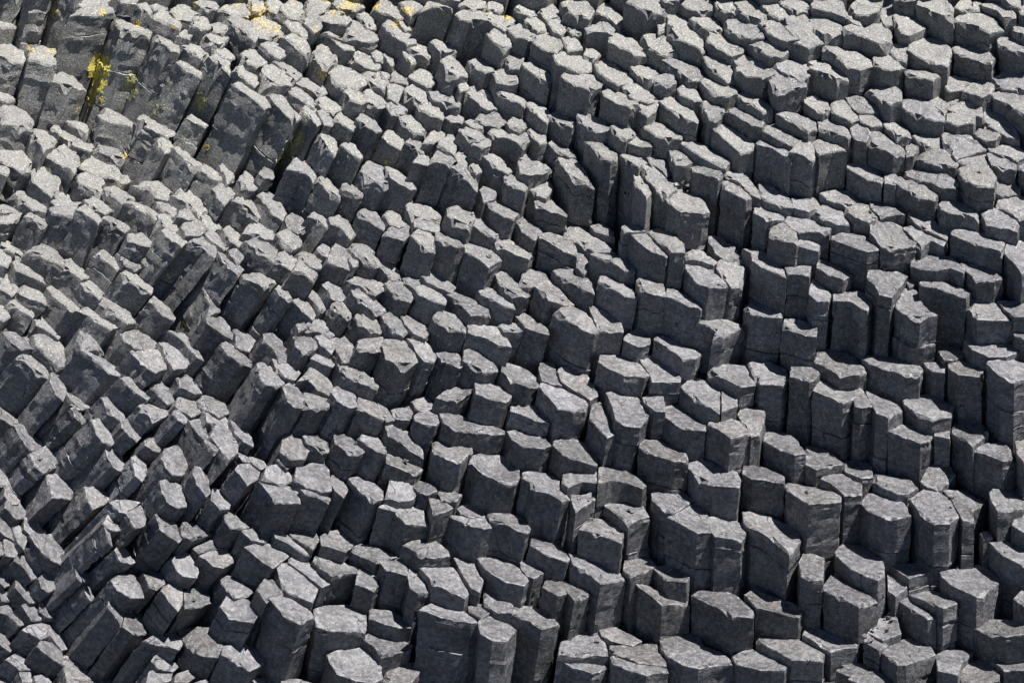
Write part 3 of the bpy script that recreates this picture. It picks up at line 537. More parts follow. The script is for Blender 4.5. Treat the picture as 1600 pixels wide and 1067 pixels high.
-228,-0.19,1.59 1001,58 1018,52 1037,55 1051,69 1059,80 1042,85 1029,80 1012,72
-162,-1.75,2.6 248,217 256,212 270,223 270,234 261,236
189,-0.34,1.32 401,920 420,895 434,906 445,928 423,936 417,942 409,931
-72,-0.83,2.09 519,390 527,376 541,387 552,406 552,415 533,409 516,401
22,-0.06,1.65 681,620 700,607 736,598 739,612 722,623 698,626
-150,-0.1,1.49 1364,88 1391,85 1413,104 1396,110 1380,107 1366,99
-197,-0.38,1.51 1034,94 1048,88 1076,96 1092,110 1103,121 1092,126 1076,124 1056,107
145,-0.87,1.11 333,761 352,769 363,783 360,791 346,794 330,780
167,-0.37,1.79 878,1032 944,1035 954,1041 927,1052 897,1041
-31,-0.19,1.3 1410,352 1435,352 1460,365 1479,376 1474,382 1454,374 1440,382 1427,368
151,-1.01,1 129,914 138,912 148,934 143,939 135,928
-168,-0.08,1.43 1168,60 1190,60 1215,69 1232,80 1220,88 1204,88 1182,74
-281,-0.87,2.23 489,82 505,66 522,77 527,94 514,104 497,94
-166,-1,1.96 753,242 766,236 786,250 800,267 794,272 775,261
-68,-0.52,1.76 773,426 787,423 803,437 820,450 828,459 822,464 803,459 784,445
-251,-0.08,1.79 834,60 853,50 872,55 880,72 869,82 850,77 834,66
-116,-0.4,1.75 1215,179 1237,170 1259,176 1273,187 1276,201 1262,206 1245,195 1226,184
-284,0.13,1.44 878,3 900,-3 916,0 927,16 922,28 902,25 886,16
-107,-1.24,2.06 516,340 530,335 546,343 560,360 552,368 533,354 519,349
-18,-1.18,1.46 458,470 470,462 483,472 494,489 489,500 472,484
148,-0.65,1.07 349,799 363,799 390,824 374,826 360,826 352,812
-58,-0.43,1.7 1179,324 1196,321 1223,338 1223,343 1198,343 1179,332
-190,-0.46,1.95 773,214 795,209 825,206 828,217 817,228 800,217
-249,-0.61,1.51 728,140 742,132 761,140 778,160 780,168 761,170 744,157 731,148
163,-0.85,1.32 220,788 231,804 226,821 212,826 204,812 198,802
-164,-0.01,1.39 1559,63 1570,52 1592,63 1616,74 1611,85 1581,80 1562,72
-138,-0.05,1.84 1095,160 1108,157 1125,162 1133,170 1122,179 1108,182 1100,170
-8,-1.56,1.47 314,440 319,440 330,470 333,478 324,464
85,-1.11,1.14 160,620 168,618 184,632 198,651 190,659 173,645
38,-0.49,1.86 736,659 766,662 788,670 788,678 766,678 747,676
104,-0.95,1.57 519,742 533,744 544,764 538,777 524,766 516,752
-198,-0.15,2.01 856,179 872,173 888,182 900,192 894,198 872,190
54,-1.13,1.95 8,516 36,519 50,532 55,544 36,544 19,535
-266,0.08,1.57 913,41 932,38 949,28 963,38 957,50 938,47 919,50
67,-0.11,1.02 1452,722 1484,725 1493,742 1471,764 1449,761 1438,752 1446,736
127,0.22,1.82 1391,884 1435,878 1457,890 1454,892 1421,903
38,-0.87,1.45 461,522 480,516 492,527 497,541 489,549 475,554 464,541
-131,-0.8,2.95 72,242 88,231 104,248 121,264 116,270 99,258 82,250
-57,-0.4,2 1325,318 1352,316 1374,340 1358,346 1336,338 1320,327
57,-0.68,1.23 486,571 497,574 516,588 527,604 516,612 497,607 483,593 464,596 478,582
109,-0.37,1.56 558,848 580,851 621,870 588,878 568,870 549,859
81,0.08,1.56 880,739 905,736 932,736 932,755 910,752 888,761 878,755
-86,0.07,1.25 1432,234 1454,226 1476,234 1498,256 1493,261 1468,258 1443,248 1432,242
-209,0.14,1.45 1133,33 1155,28 1180,36 1196,58 1174,60 1152,55 1133,44
-81,-0.57,1.79 1185,288 1198,288 1220,299 1240,316 1240,324 1226,324 1207,316 1190,308
-78,-0.58,1.56 1108,368 1125,365 1139,379 1155,393 1164,406 1152,406 1133,401 1120,393 1108,379
-137,-0.46,1.93 787,274 798,272 812,280 825,291 820,299 803,291 790,286
-324,-0.59,3.55 179,-6 198,-14 217,-6 214,3 192,0
-203,-0.22,1.53 1103,50 1117,47 1144,60 1161,74 1161,80 1142,85 1122,74 1108,66
-190,-0.72,2.23 599,212 607,201 624,209 632,220 629,228 612,220
-122,-1.34,2.28 404,302 420,299 434,310 448,330 442,343 428,335 414,316
31,-0.29,1.71 1010,615 1037,618 1040,642 1023,642 1010,629 1004,620
-180,0.02,1.41 1098,88 1114,85 1136,96 1150,107 1150,118 1136,121 1120,113 1106,102
-187,-0.06,1.56 1262,22 1276,19 1295,30 1314,38 1317,52 1289,58 1273,47 1264,30
-123,-1.39,2.96 212,283 226,277 248,283 270,302 261,310 245,305 231,291
-106,-0.12,1.74 1278,187 1298,187 1320,195 1330,209 1325,214 1303,209 1281,201
29,-0.04,1.81 1443,566 1460,566 1476,571 1476,582 1457,579 1446,571
163,0.18,1.24 1386,956 1396,950 1402,966 1408,988 1380,1000 1355,988 1372,969
212,0.23,1.72 1504,1044 1518,1030 1540,1030 1562,1046 1562,1063 1531,1071 1501,1063
-31,-1.07,1.39 549,453 560,448 580,462 599,478 604,486 588,489 568,472 555,462
-159,-0.03,1.75 1095,126 1106,121 1130,129 1152,140 1152,146 1133,151 1117,146 1103,135
95,-0.32,0.93 610,747 634,750 654,769 646,780 624,783 602,777 607,761
128,-0.16,1.63 1029,994 1084,986 1103,1008 1070,1019 1042,1024 1034,1013
-123,0.05,1.36 1537,173 1550,170 1572,182 1592,204 1592,212 1575,209 1559,204 1537,190
-137,-0.23,1.66 1152,148 1164,143 1188,151 1205,165 1208,173 1191,176 1177,165 1158,157
-239,-0.56,1.95 773,135 787,140 803,148 822,157 820,165 800,157 781,146
97,-0.94,1.03 190,656 201,654 214,667 223,681 214,689 204,681 192,667
-106,-0.89,2.27 483,338 494,327 505,335 516,354 511,357 497,343
-335,-0.59,2.14 538,55 549,30 568,38 588,52 593,60 580,66 558,60
102,-1.17,1.37 272,642 280,640 294,654 289,662 278,656
-112,-0.31,2.09 1045,234 1056,231 1070,242 1081,253 1070,258 1056,256
-19,-1.17,2.17 102,404 113,401 126,415 140,431 129,437 113,423 99,415
-1,-1.26,1.93 126,440 140,437 154,445 168,459 157,467 140,453
-199,0.14,1.87 1328,11 1347,-6 1380,-3 1374,14 1358,22 1336,22
-129,-1.12,2.27 536,286 549,286 568,299 566,308 552,302 538,294
14,-1.12,1.73 154,464 168,459 187,475 209,494 214,503 198,506 179,489
-107,-1.26,2.23 333,294 346,286 360,294 368,302 355,316 341,305
18,-1.04,1.75 264,516 286,519 305,538 319,563 308,557 289,535
-10,-0.93,1.52 555,494 566,486 585,497 599,511 596,519 577,514 563,506
-274,-1.03,3.2 239,25 253,14 270,25 283,38 280,47 261,36 245,30
-91,-0.9,1.99 544,382 555,374 571,382 588,398 596,415 585,418 566,404 552,393
-121,-0.7,2.1 806,343 817,338 834,349 847,362 836,368 817,357
-30,-0.52,1.75 976,525 993,514 1015,528 1015,538 998,541 976,530
-16,-1,1.74 519,475 530,467 544,478 552,492 544,500 530,489
-101,-0.18,1.26 1330,195 1350,192 1358,204 1355,223 1336,217 1330,206
-275,-0.88,2.22 445,58 461,50 478,63 489,80 483,85 464,74
-9,-1.29,2.02 22,409 30,404 50,415 72,434 72,442 50,431 28,423
41,-1.29,1.59 124,516 138,519 157,532 168,549 157,549 132,538
-155,0.16,1.82 1504,143 1518,129 1540,124 1553,132 1550,143 1534,151 1515,143
-374,-0.1,2.27 582,14 596,-3 618,8 634,25 624,30 604,22
-29,-0.83,2.19 201,365 220,362 242,374 236,384 217,382 204,376
32,-1.32,2.07 14,472 22,464 38,475 55,489 52,497 33,484
139,-0.81,1.2 426,829 439,829 467,848 486,868 475,865 450,848 431,840
-221,-0.75,1.97 654,165 668,157 684,165 695,179 692,184 673,176 659,170
78,-0.94,1.38 472,673 500,673 514,686 514,706 500,703 480,692
137,-0.72,0.87 417,728 436,725 453,739 458,752 442,758 423,752 412,747
127,-1.06,0.95 25,865 38,868 55,887 63,900 52,903 36,884 22,876
-96,-1.18,2.8 165,294 182,286 201,294 212,308 201,313 192,318 176,305
-213,-0.82,1.97 538,143 552,135 568,146 580,157 566,162 546,154
12,-1.21,2.05 30,448 41,442 60,453 74,467 72,475 52,467 36,456
-180,0.17,1.51 1186,36 1213,30 1240,50 1252,60 1227,63 1205,55
-110,-0.82,2.43 121,277 135,266 151,272 165,286 160,299 143,291 126,286
146,-0.11,1.37 756,922 766,922 802,944 800,958 778,956 766,950 756,942
-142,-1.77,3.02 311,261 322,256 336,267 352,280 346,286 327,275
-55,-0.63,1.68 544,431 563,426 585,434 602,445 599,453 588,459 568,448 552,440
-158,0.08,1.03 1548,116 1572,107 1600,110 1622,132 1600,143 1567,138 1553,126
-206,-1.25,2.35 366,104 380,102 399,116 407,126 399,132 380,118
-58,-0.33,1.93 1270,330 1289,318 1317,332 1328,352 1308,349 1286,343
166,-0.41,1.04 223,895 256,892 261,909 245,922 234,917
-104,-1.07,2.51 272,302 286,291 302,302 322,321 330,330 316,332 297,318
46,-0.18,1.84 1320,720 1336,717 1361,725 1364,744 1347,747 1320,736
140,0.31,1.53 1386,895 1418,909 1416,917 1399,931 1388,922
192,-0.26,1.62 1350,991 1361,988 1388,1008 1374,1016 1350,1002
118,-0.49,1.45 709,870 739,873 747,892 756,903 750,925 736,917 720,892
157,-0.92,1.13 286,815 314,815 333,834 302,843 289,840 283,829
-105,-0.34,1.83 1193,195 1210,192 1234,206 1251,220 1242,228 1226,220 1193,206
-38,-1.2,1.96 436,396 445,387 458,398 467,406 461,418 448,409 434,401
146,-0.7,1 377,829 404,821 424,840 412,848 393,843
-66,-0.02,1.75 1358,313 1380,313 1396,324 1413,335 1396,335 1377,338 1361,324
112,-0.22,1.69 812,873 828,876 850,895 834,903 822,898 814,887
65,-1.06,1.2 104,610 118,615 143,629 140,637 126,640 113,629
46,-1.25,1.57 278,590 292,582 305,596 316,615 305,615 283,604
157,-0.13,1.26 602,1046 629,1032 654,1035 656,1049 643,1066 612,1068 599,1057
-222,-0.45,2.03 822,160 836,157 850,165 864,179 856,187 836,176
-206,-0.98,1.85 624,182 640,179 659,195 668,209 648,209 629,192
-264,0.06,1.83 1064,6 1081,-3 1111,0 1120,11 1098,16 1078,14
-251,0.04,1.66 769,110 786,107 805,116 810,124 794,126 778,124
-150,-0.28,1.32 1210,102 1229,91 1256,91 1264,104 1267,116 1254,124 1232,116 1215,107
-24,-0.69,1.63 1248,374 1262,374 1281,384 1278,393 1259,387 1248,384
-201,0.12,1.34 1267,8 1284,-3 1317,3 1325,25 1320,28 1298,19 1270,14
-37,0.03,1.59 1559,310 1586,305 1614,308 1622,330 1594,338 1575,327 1556,321
-69,-0.12,1.35 1542,239 1559,239 1589,256 1586,264 1567,264 1550,256
-189,0.27,1.64 1531,6 1567,6 1586,19 1586,25 1570,28 1559,16 1537,11
206,-0.01,1.59 1314,1038 1330,1032 1369,1041 1391,1057 1394,1071 1352,1071 1325,1060 1336,1052
-279,0.09,2.15 792,44 812,38 828,47 839,55 825,60 806,58
-160,-0.64,1.91 646,253 656,239 670,245 670,258
-137,-0.79,1.91 634,316 648,313 670,321 687,335 687,346 668,340 648,338 637,327
-121,0.07,1.21 1476,179 1504,170 1526,179 1520,192 1496,195 1476,190
-133,-0.39,1.63 1256,151 1270,148 1289,157 1298,170 1286,176 1270,168 1259,160
65,-0.13,1.84 1460,676 1484,673 1484,684 1460,681
-146,-0.53,2.01 954,198 966,192 985,201 993,209 979,217 963,209
-88,-0.28,1.95 1281,302 1306,296 1330,302 1355,313 1328,321 1317,318 1292,310
-144,-0.07,1.3 1465,148 1487,143 1506,154 1534,165 1534,182 1512,179 1482,170 1490,162
-112,-0.71,1.8 742,340 753,340 769,354 783,368 772,371 753,360 739,352
-231,0.08,1.53 1150,3 1174,0 1186,11 1202,25 1191,33 1169,25 1150,16
17,0.01,1.73 1468,535 1490,538 1509,554 1493,560 1476,563 1465,546
-247,-0.88,1.9 632,140 646,129 662,138 670,151 668,160 651,154 637,148
169,-0.84,0.96 170,802 182,812 190,829 179,829 170,826 162,818
-184,-1.15,2.21 522,184 533,173 546,182 555,195 552,206 538,195
-315,-0.68,2.27 392,33 409,22 428,28 442,41 445,55 428,63 409,55 395,44
119,-0.37,1.81 932,978 960,978 1004,1000 988,1008 954,1000 941,991
-189,-0.4,1.94 717,204 728,195 747,204 761,214 744,220 728,212
43,0.15,1.88 1559,470 1594,470 1614,478 1614,494 1584,494 1570,484
155,-0.97,1.09 8,1030 30,1016 47,1035 50,1046 33,1046 22,1038
-155,-0.23,1.22 998,165 1015,157 1032,157 1023,173 1012,182 1001,173
151,-0.56,1.31 453,868 480,876 516,912 502,917 475,895 450,878
-208,-0.35,1.82 985,104 998,99 1020,107 1032,116 1023,126 1015,126 998,116
-47,-0.19,1.06 1418,335 1427,327 1449,335 1468,349 1482,362 1479,374 1457,362 1432,349
-325,-0.26,2.12 472,30 486,16 500,25 502,44 492,52
-248,-0.55,2.05 670,140 684,140 703,148 722,160 717,168 695,160 678,157
224,0.21,1.97 1550,1032 1594,1030 1628,1032 1622,1046 1594,1046 1570,1046
124,-0.48,1.35 448,829 480,826 494,832 500,843 489,859 478,851 470,846 458,840
-73,-1.19,1.61 436,362 453,357 467,368 472,382 458,390 445,376
-180,-1.21,1.58 634,223 646,212 656,220 665,239 659,242 646,228
-190,0.15,1.85 1026,118 1045,113 1056,116 1056,129 1042,135 1023,129
14,-0.8,1.58 524,524 541,519 552,535 552,552 546,563 536,563 527,546
-126,-0.42,1.56 1298,157 1317,154 1330,168 1342,187 1330,190 1314,182 1300,173
-214,-1.24,3.33 94,209 104,201 126,217 148,228 140,234 118,226
-157,-0.26,2.02 828,296 853,286 858,277 864,294 853,308 839,305
-75,-0.63,1.85 659,431 676,423 695,434 712,448 706,456 687,448 668,440
98,-1.03,1.13 228,684 239,681 253,698 250,706 239,703 228,695
-276,-0.2,2.13 731,96 744,91 764,99 772,110 758,113 739,104
-242,-1.17,3.05 283,72 297,69 316,74 327,85 316,91 297,80
-222,-0.91,1.72 604,162 621,160 637,170 632,182 612,179
-116,-0.54,1.58 1377,187 1396,187 1416,201 1424,212 1402,214 1388,201
127,-0.78,0.75 60,903 72,892 85,900 94,917 77,925 66,917
140,-0.59,1.11 -6,942 11,942 25,958 38,975 30,978 14,961 -6,956
-170,-0.28,1.59 1059,135 1073,132 1092,143 1098,157 1084,157 1064,148
-307,-0.4,1.58 756,25 766,16 791,25 813,33 800,41 788,47 772,38
-311,-0.76,2.08 673,63 690,58 703,66 714,80 698,85 684,74
83,-0.39,1.54 643,750 656,744 678,758 684,766 670,772 656,769 646,758
-139,-1.37,2.37 374,280 385,264 396,275 404,292 390,297
102,-0.13,1.86 1586,689 1600,684 1628,698 1622,720 1600,722 1589,708
-87,-0.35,1.96 817,428 831,415 847,423 858,437 844,442 828,448 814,440
-284,-0.42,1.88 930,16 944,3 966,14 974,30 968,36 952,25 935,19
-297,-0.71,1.85 549,85 563,77 582,88 596,104 590,110 571,102 552,94
-379,-0.63,1.87 519,3 538,-6 563,3 571,11 555,16 533,14
130,-0.9,0.89 25,906 38,912 55,931 58,942 47,942 36,931 25,917
-36,-0.17,1.88 778,508 795,503 809,506 820,516 809,519 790,516
-32,-0.85,1.74 626,489 646,494 662,506 670,522 665,528 646,519 634,506
-79,-0.42,2.55 19,302 33,296 52,308 74,324 72,330 52,327 33,313
108,-1.18,0.98 11,780 28,782 41,799 38,810 25,810 16,799 8,793
185,-0.78,0.71 236,1032 248,1019 267,1027 280,1041 270,1049 248,1044
-342,-0.18,2.21 497,28 514,16 533,14 549,30 541,36 519,36
-200,-0.39,1.92 825,201 836,198 850,209 856,220 844,223 831,212
-108,0.35,1.67 1518,206 1542,195 1564,206 1556,217 1540,220
73,-0.94,1.62 280,620 292,618 311,632 316,645 300,651 286,642 275,632
-79,-0.88,1.86 382,362 396,343 412,352 432,362 432,374 415,371 396,365
-360,-1.03,2.69 439,14 453,-3 472,6 478,22 470,30 453,25
-47,-1.13,1.8 505,442 514,440 533,450 544,464 536,470 519,464
-222,-0.86,3.07 148,231 165,220 182,228 195,239 195,248 173,242 154,236
64,-1.24,1.39 242,593 253,593 264,607 275,623 267,629 248,615 236,607
117,-1.14,1.33 371,706 388,714 393,722 380,720
-304,-0.71,2.37 519,60 533,58 552,69 555,77 538,77
-244,-0.77,2.25 380,82 390,74 407,82 421,96 404,104 388,99
76,-0.98,1.41 322,640 336,634 352,645 360,656 358,673 338,664 324,659
50,-1.16,1.64 314,620 324,612 341,620 355,634 358,645 344,651 324,640
-306,-0.94,1.89 634,69 648,63 668,74 678,85 670,88 654,82
-4,-1.38,1.59 366,511 380,506 399,530 393,544 374,536
-289,-1.6,3.31 214,6 228,3 239,16 236,25 223,14
-249,-0.05,1.87 1117,3 1133,-3 1147,3 1150,16 1133,19 1122,11
-73,-0.17,2.15 971,352 988,349 1007,360 993,362 976,362
-22,-0.98,1.7 596,489 612,486 626,497 637,516 632,525 615,516 602,503
-141,-0.2,1.42 1320,151 1336,148 1361,157 1377,173 1361,176 1344,176 1330,165
-175,-1.24,2.68 456,165 467,170 472,182 464,190
64,-0.59,1.42 426,560 439,566 458,568 470,582 461,593 448,588 434,579
-128,-0.42,2.02 883,360 894,352 916,360 930,371 919,384 897,376 880,368
-138,-0.61,2.08 750,296 761,288 775,299 775,305 758,310
-88,-0.11,1.73 1545,231 1567,223 1600,231 1606,242 1589,250 1567,242 1548,236
-325,-0.88,3.56 6,-28 28,-33 44,-22 36,-14 14,-16
-230,-0.97,2.18 566,143 580,138 596,148 607,165 590,168 577,160
-366,-0.04,1.93 626,3 643,-6 662,3 656,16 643,25 632,14
-138,-0.16,1.91 982,223 996,206 1007,212 1018,228 1004,228
-180,-0.38,1.69 971,132 990,126 1012,135 1029,148 1029,154 1012,160 993,154 979,143
-286,-0.71,1.81 640,118 656,102 670,113 681,129 668,135
-17,-0.29,1.8 844,566 864,568 872,585 878,601 861,598 847,593 842,576
-239,-0.22,1.68 1078,28 1103,25 1125,33 1130,44 1120,50 1106,47 1092,41
-185,-0.62,1.79 856,223 869,217 886,231 902,242 888,245 869,236
31,-0.15,1.59 1128,607 1152,620 1152,634 1128,642
126,-0.05,1.91 1531,832 1542,829 1550,837 1537,840
139,-0.94,0.83 33,944 47,942 60,950 66,969 50,969 41,956
-32,-0.85,2.13 0,338 36,332 30,343 14,349 0,349
-108,-1.22,2.08 448,338 456,332 472,340 480,357 470,360 456,352
-266,-0.94,2.57 319,55 336,52 358,60 346,72 327,66
36,-0.62,1.76 612,640 640,632 646,645 640,656 621,654
-267,-0.98,1.82 409,69 426,63 442,69 448,82 439,91 423,82
-61,-0.49,2.09 1070,393 1089,387 1106,398 1122,409 1114,412 1092,406 1073,404
-212,-0.73,2.37 494,154 505,146 522,157 538,168 524,173 508,168
94,-0.8,1.71 360,656 380,667 396,686 396,698 380,689 368,676
-289,-0.78,2.01 629,80 637,77 651,96 643,99
-265,-0.68,2.02 566,110 577,104 593,113 610,129 604,140 588,129 574,118
-175,-0.48,1.93 739,223 750,209 766,212 766,226 753,231
-309,-0.64,2.99 267,16 283,6 302,11 316,22 300,28 280,25
-83,-0.55,1.8 1150,280 1169,277 1186,299 1188,310 1172,302 1161,291
35,-0.74,1.39 497,546 511,554 524,568 519,574 505,568 486,560
-244,-0.95,3.54 104,190 116,184 132,190 140,201 138,206 118,195
-85,-1.17,1.58 593,404 610,412 624,423 629,434 615,437 596,418
83,-0.16,1.56 684,769 698,758 722,772 714,783 690,780
-377,-0.52,2.38 478,3 497,-6 516,3 514,16 497,22 483,16
18,-1.33,1.62 55,497 66,494 85,511 99,525 91,528 74,516 58,508
-60,-1.15,1.88 467,393 478,387 492,398 505,409 502,420 486,415 470,404
-107,-0.82,1.79 646,343 656,338 678,346 692,357 681,362 659,357 648,354
-42,-1.02,1.91 283,354 300,340 316,346 324,357 311,368 292,368
-212,-1.48,2.53 450,140 467,135 480,146 497,165 489,168 472,157 458,148
-113,-0.2,1.26 1424,209 1449,209 1468,212 1474,226 1457,228 1435,220
-136,-0.2,2.13 922,352 944,349 957,360 960,371 932,362
-263,-0.34,1.48 790,85 803,80 820,91 814,107 798,102
-152,-1.24,2.44 406,270 417,256 426,264 428,278 414,278
-221,-0.54,1.31 744,182 756,168 775,173 791,190 780,198 761,192
-346,-0.49,2.55 341,16 355,6 377,3 393,14 388,25 363,22
-328,-0.58,2.76 305,3 324,-3 344,6 338,14 319,11
-74,-0.06,1.7 1383,274 1399,272 1413,280 1399,288 1383,286
-2,-1,1.5 480,503 497,494 511,506 524,522 516,528 497,516 483,514
15,-0.9,1.47 0,426 11,428 25,445 30,453 19,462 0,450
-288,-1.16,2.61 300,36 311,19 324,28 330,41 316,47
-60,-0.59,1.21 1556,277 1572,280 1594,291 1594,302 1567,299 1556,294
-222,-0.1,1.65 1218,3 1237,-3 1262,3 1264,16 1245,19 1229,11
-219,0.01,1.3 1185,6 1210,3 1232,16 1237,25 1215,30 1198,19
-80,-0.28,1.85 1237,308 1270,308 1284,321 1264,330 1242,324
-170,0.21,1.44 1391,69 1410,66 1418,72 1416,91 1402,91 1391,80
-312,-0.39,2.02 445,36 458,28 478,38 486,50 478,58 458,47
-172,-0.02,1.41 1476,124 1493,118 1520,126 1506,138 1484,140 1476,135
-106,-0.32,2.04 919,384 932,368 952,379 963,396 932,390
-19,-1.09,1.75 187,390 198,401 220,409 228,415 212,420 195,412
152,-0.95,1.01 116,884 126,898 129,909 121,903
-104,-0.46,1.66 1133,272 1144,264 1164,269 1174,280 1158,286 1139,277
-280,-0.47,1.56 856,28 878,28 886,41 878,55 866,47 858,36
83,-0.48,1.73 714,793 728,785 758,799 758,810 736,807 720,802
-247,-0.78,1.64 607,132 624,126 632,135 624,154 610,146
-226,-0.69,2.05 698,182 712,176 725,182 722,192 706,190
-246,-0.97,2.53 461,129 475,121 497,129 514,143 502,148 483,138
-205,-0.11,1.63 1396,-8 1432,-11 1430,0 1399,0
132,-0.8,0.63 6,843 16,837 30,859 25,870 8,868
-191,-0.64,1.92 684,226 695,212 706,204 714,226 712,239 698,234
48,-1.21,1.3 0,632 8,632 25,645 28,659 19,664 0,651
-2,-1.46,1.45 330,464 344,475 344,486 330,486
200,-0.61,0.51 236,1044 272,1046 267,1063 242,1071 228,1066
-200,-0.51,2.24 662,220 676,204 695,204 695,214 678,223
-75,-0.18,1.5 1496,253 1518,242 1540,242 1550,261 1531,261 1506,258
-314,-0.55,1.75 806,11 817,6 834,14 842,25 828,25 814,19
-218,-0.72,1.92 792,187 803,182 820,187 828,195 812,204 798,198
146,-0.39,0.98 302,856 327,843 341,846 352,856 330,859 311,865
-254,-0.26,1.34 878,60 894,52 905,66 910,77 888,80
-43,-1.18,2.29 248,335 261,335 275,349 280,360 267,360 253,346
124,-0.99,0.88 60,936 77,947 91,966 74,964 63,956
-334,-0.08,1.69 717,8 734,-6 764,0 761,14 739,16
-35,-1.08,1.8 478,459 489,453 500,464 511,481 502,486 492,472
-124,-0.5,1.45 1010,242 1026,242 1042,253 1051,267 1042,275 1029,264 1015,253
-199,-0.39,2.01 764,206 778,192 791,204 794,212 775,214
-361,-1.11,2.35 390,0 407,-6 415,8 410,19 396,14
-128,-0.69,2 599,332 615,327 629,338 640,349 624,354 610,349
-28,-1.33,2.1 0,368 19,379 38,390 38,398 19,393 0,382
118,-0.69,0.83 16,815 28,818 44,837 38,859 28,848
200,-0.48,1.14 275,1052 300,1044 311,1054 292,1066 272,1066
13,-0.88,1.31 494,524 514,516 524,527 524,541 519,552 502,538
-290,-0.4,1.87 820,30 834,25 850,36 858,47 839,50 825,38
-270,0,1.62 1034,-6 1059,-8 1062,0 1040,3
-64,-1.02,2.41 0,316 14,310 28,318 36,332 14,332 0,335
-67,-1.03,2.02 278,338 286,324 302,330 314,338 297,343
-120,-0.33,1.14 1342,179 1358,176 1374,184 1377,195 1361,198 1347,190
-67,-0.98,2.69 132,310 148,305 165,316 182,327 165,332 151,327
-210,0.07,1.13 1374,25 1383,-3 1396,0 1394,38 1383,41
-249,-1.39,2.31 428,96 442,94 458,104 472,118 464,124 448,113
-83,-0.82,2.29 82,313 94,299 113,305 126,316 110,324 91,321
14,-0.63,1.79 643,626 670,618 678,637 659,642 651,637
155,-0.23,1.84 731,947 750,942 766,956 753,966 734,956
-377,-1.18,2.57 415,3 429,-6 443,8 437,22 421,16
-163,-1.68,2.55 344,258 355,248 363,264 368,280 358,283
-50,-1.1,2.04 319,362 333,357 349,365 360,379 352,390 333,376
-178,-1.14,2.01 497,173 508,170 522,190 519,195 508,192
-300,-0.72,2.45 327,33 344,28 358,41 349,52 333,47
-68,-1.09,2.04 349,357 358,352 374,365 382,379 377,387 360,374
102,-0.84,0.84 38,807 55,810 72,832 50,837 38,826
91,-1.15,1.02 8,758 19,755 33,772 33,786 19,788 8,774
-101,-0.05,1.61 1416,226 1430,223 1435,231 1427,242 1416,245
-208,-0.3,1.7 1490,11 1501,0 1518,0 1518,14 1504,16
-84,-1.19,2.61 245,316 261,313 278,327 272,338 253,327
-78,-1.55,1.84 316,335 333,340 349,354 336,362 322,349
58,-0.41,1.73 706,695 736,695 739,706 728,711
-169,0.14,1.43 1578,41 1600,36 1619,47 1614,58 1589,52
-143,-0.14,1.57 1452,157 1465,148 1484,165 1476,176
-308,-0.5,1.91 844,11 864,6 878,22 878,28 856,28
-321,-1.08,2.29 505,50 519,47 536,55 530,60
64,0.09,1.88 1584,519 1600,516 1622,530 1606,530 1586,525
-260,-1.02,2.93 278,55 289,44 302,52 297,60
-251,-0.33,1.88 913,74 927,77 938,85 927,94 913,88
122,-1.03,0.83 0,802 14,815 28,837 25,846 6,834 -6,824
-166,-0.87,2.76 91,231 104,223 118,234 126,253 116,258 102,245
-80,-0.95,1.89 497,387 505,379 519,390 514,401 500,393
-190,-0.19,1.25 1564,-6 1592,-3 1594,14 1578,8
144,-1.01,1 124,892 140,892 146,906 132,909
162,-0.88,0.93 30,1049 47,1046 52,1066 36,1066
-2,-1.34,1.63 0,387 11,390 19,401 14,415 0,406
-330,-0.74,3.44 121,6 138,-6 170,-6 173,6 151,6 129,11
146,-1.03,1.07 -3,986 11,994 22,1010 16,1019 0,1005
-372,-0.7,1.71 558,22 568,16 585,28 588,44 574,44
-98,-0.24,1.18 902,390 910,393 919,406 922,418 913,426 902,415
-72,-0.36,1.97 629,434 654,431 656,445 648,450 634,442
200,-0.09,1.94 1306,1046 1325,1038 1342,1052 1330,1057
-331,-0.45,1.65 764,3 778,0 788,11 780,19 764,14
15,-0.89,1.6 464,506 475,503 480,511 467,519
-307,-0.62,2.24 599,85 607,82 618,99 612,104
109,-1.01,1.25 388,711 412,720 418,728 407,733 396,725
-273,-0.19,1.33 888,38 908,41 908,52 894,55 888,47
-319,-0.58,2.04 577,80 588,74 602,85 599,96 588,94
49,-0.93,1.57 590,629 604,637 618,656 604,659
-258,-0.64,1.92 714,126 728,129 734,138 720,143
-29,-1.06,1.64 358,390 374,387 382,401 374,412 360,398
161,-0.82,1.26 55,1052 74,1054 85,1071 60,1074
-152,-0.65,2.01 734,258 744,253 753,267 744,272
-250,-1.24,2.74 336,80 349,74 368,88 360,94
127,-0.96,0.8 0,890 11,895 16,914 8,917 -6,906
-67,-0.97,1.87 544,396 558,401 560,415 552,418
-173,-0.66,1.77 712,242 722,234 734,248 731,258 717,256
-209,-0.41,1.84 725,190 742,184 753,195 756,204 739,198
-61,-0.15,1.92 1592,256 1608,248 1628,264 1616,275 1594,264
81,-1,1.15 0,730 8,736 16,752 11,758 -3,758
-311,-1.38,3.3 234,8 253,6 264,14 253,16 242,16
-228,-1.16,3.49 80,201 88,192 99,204 94,209
-276,-0.54,2.1 610,126 618,107 637,121 637,132
182,-0.54,1.65 439,1060 467,1057 497,1071 470,1082 442,1074
-214,0.17,1.29 1520,3 1534,3 1531,16 1520,16
-255,-0.11,1.26 1029,33 1042,33 1040,47 1029,52
128,-0.95,0.75 0,920 14,925 16,939 3,939
-182,-0.19,1.58 1592,14 1606,3 1622,14 1611,28 1594,22
-343,-0.91,1.71 621,30 632,30 643,47 634,47
122,-0.9,1.02 434,717 442,720 456,728 448,733
-180,-0.35,1.32 1320,25 1336,25 1350,41 1333,38
144,-0.73,1.12 157,1057 170,1054 182,1068 160,1074
-15,-0.04,1.55 1416,440 1427,431 1432,442 1421,448
-283,-0.65,2.06 593,110 607,110 610,121 599,121
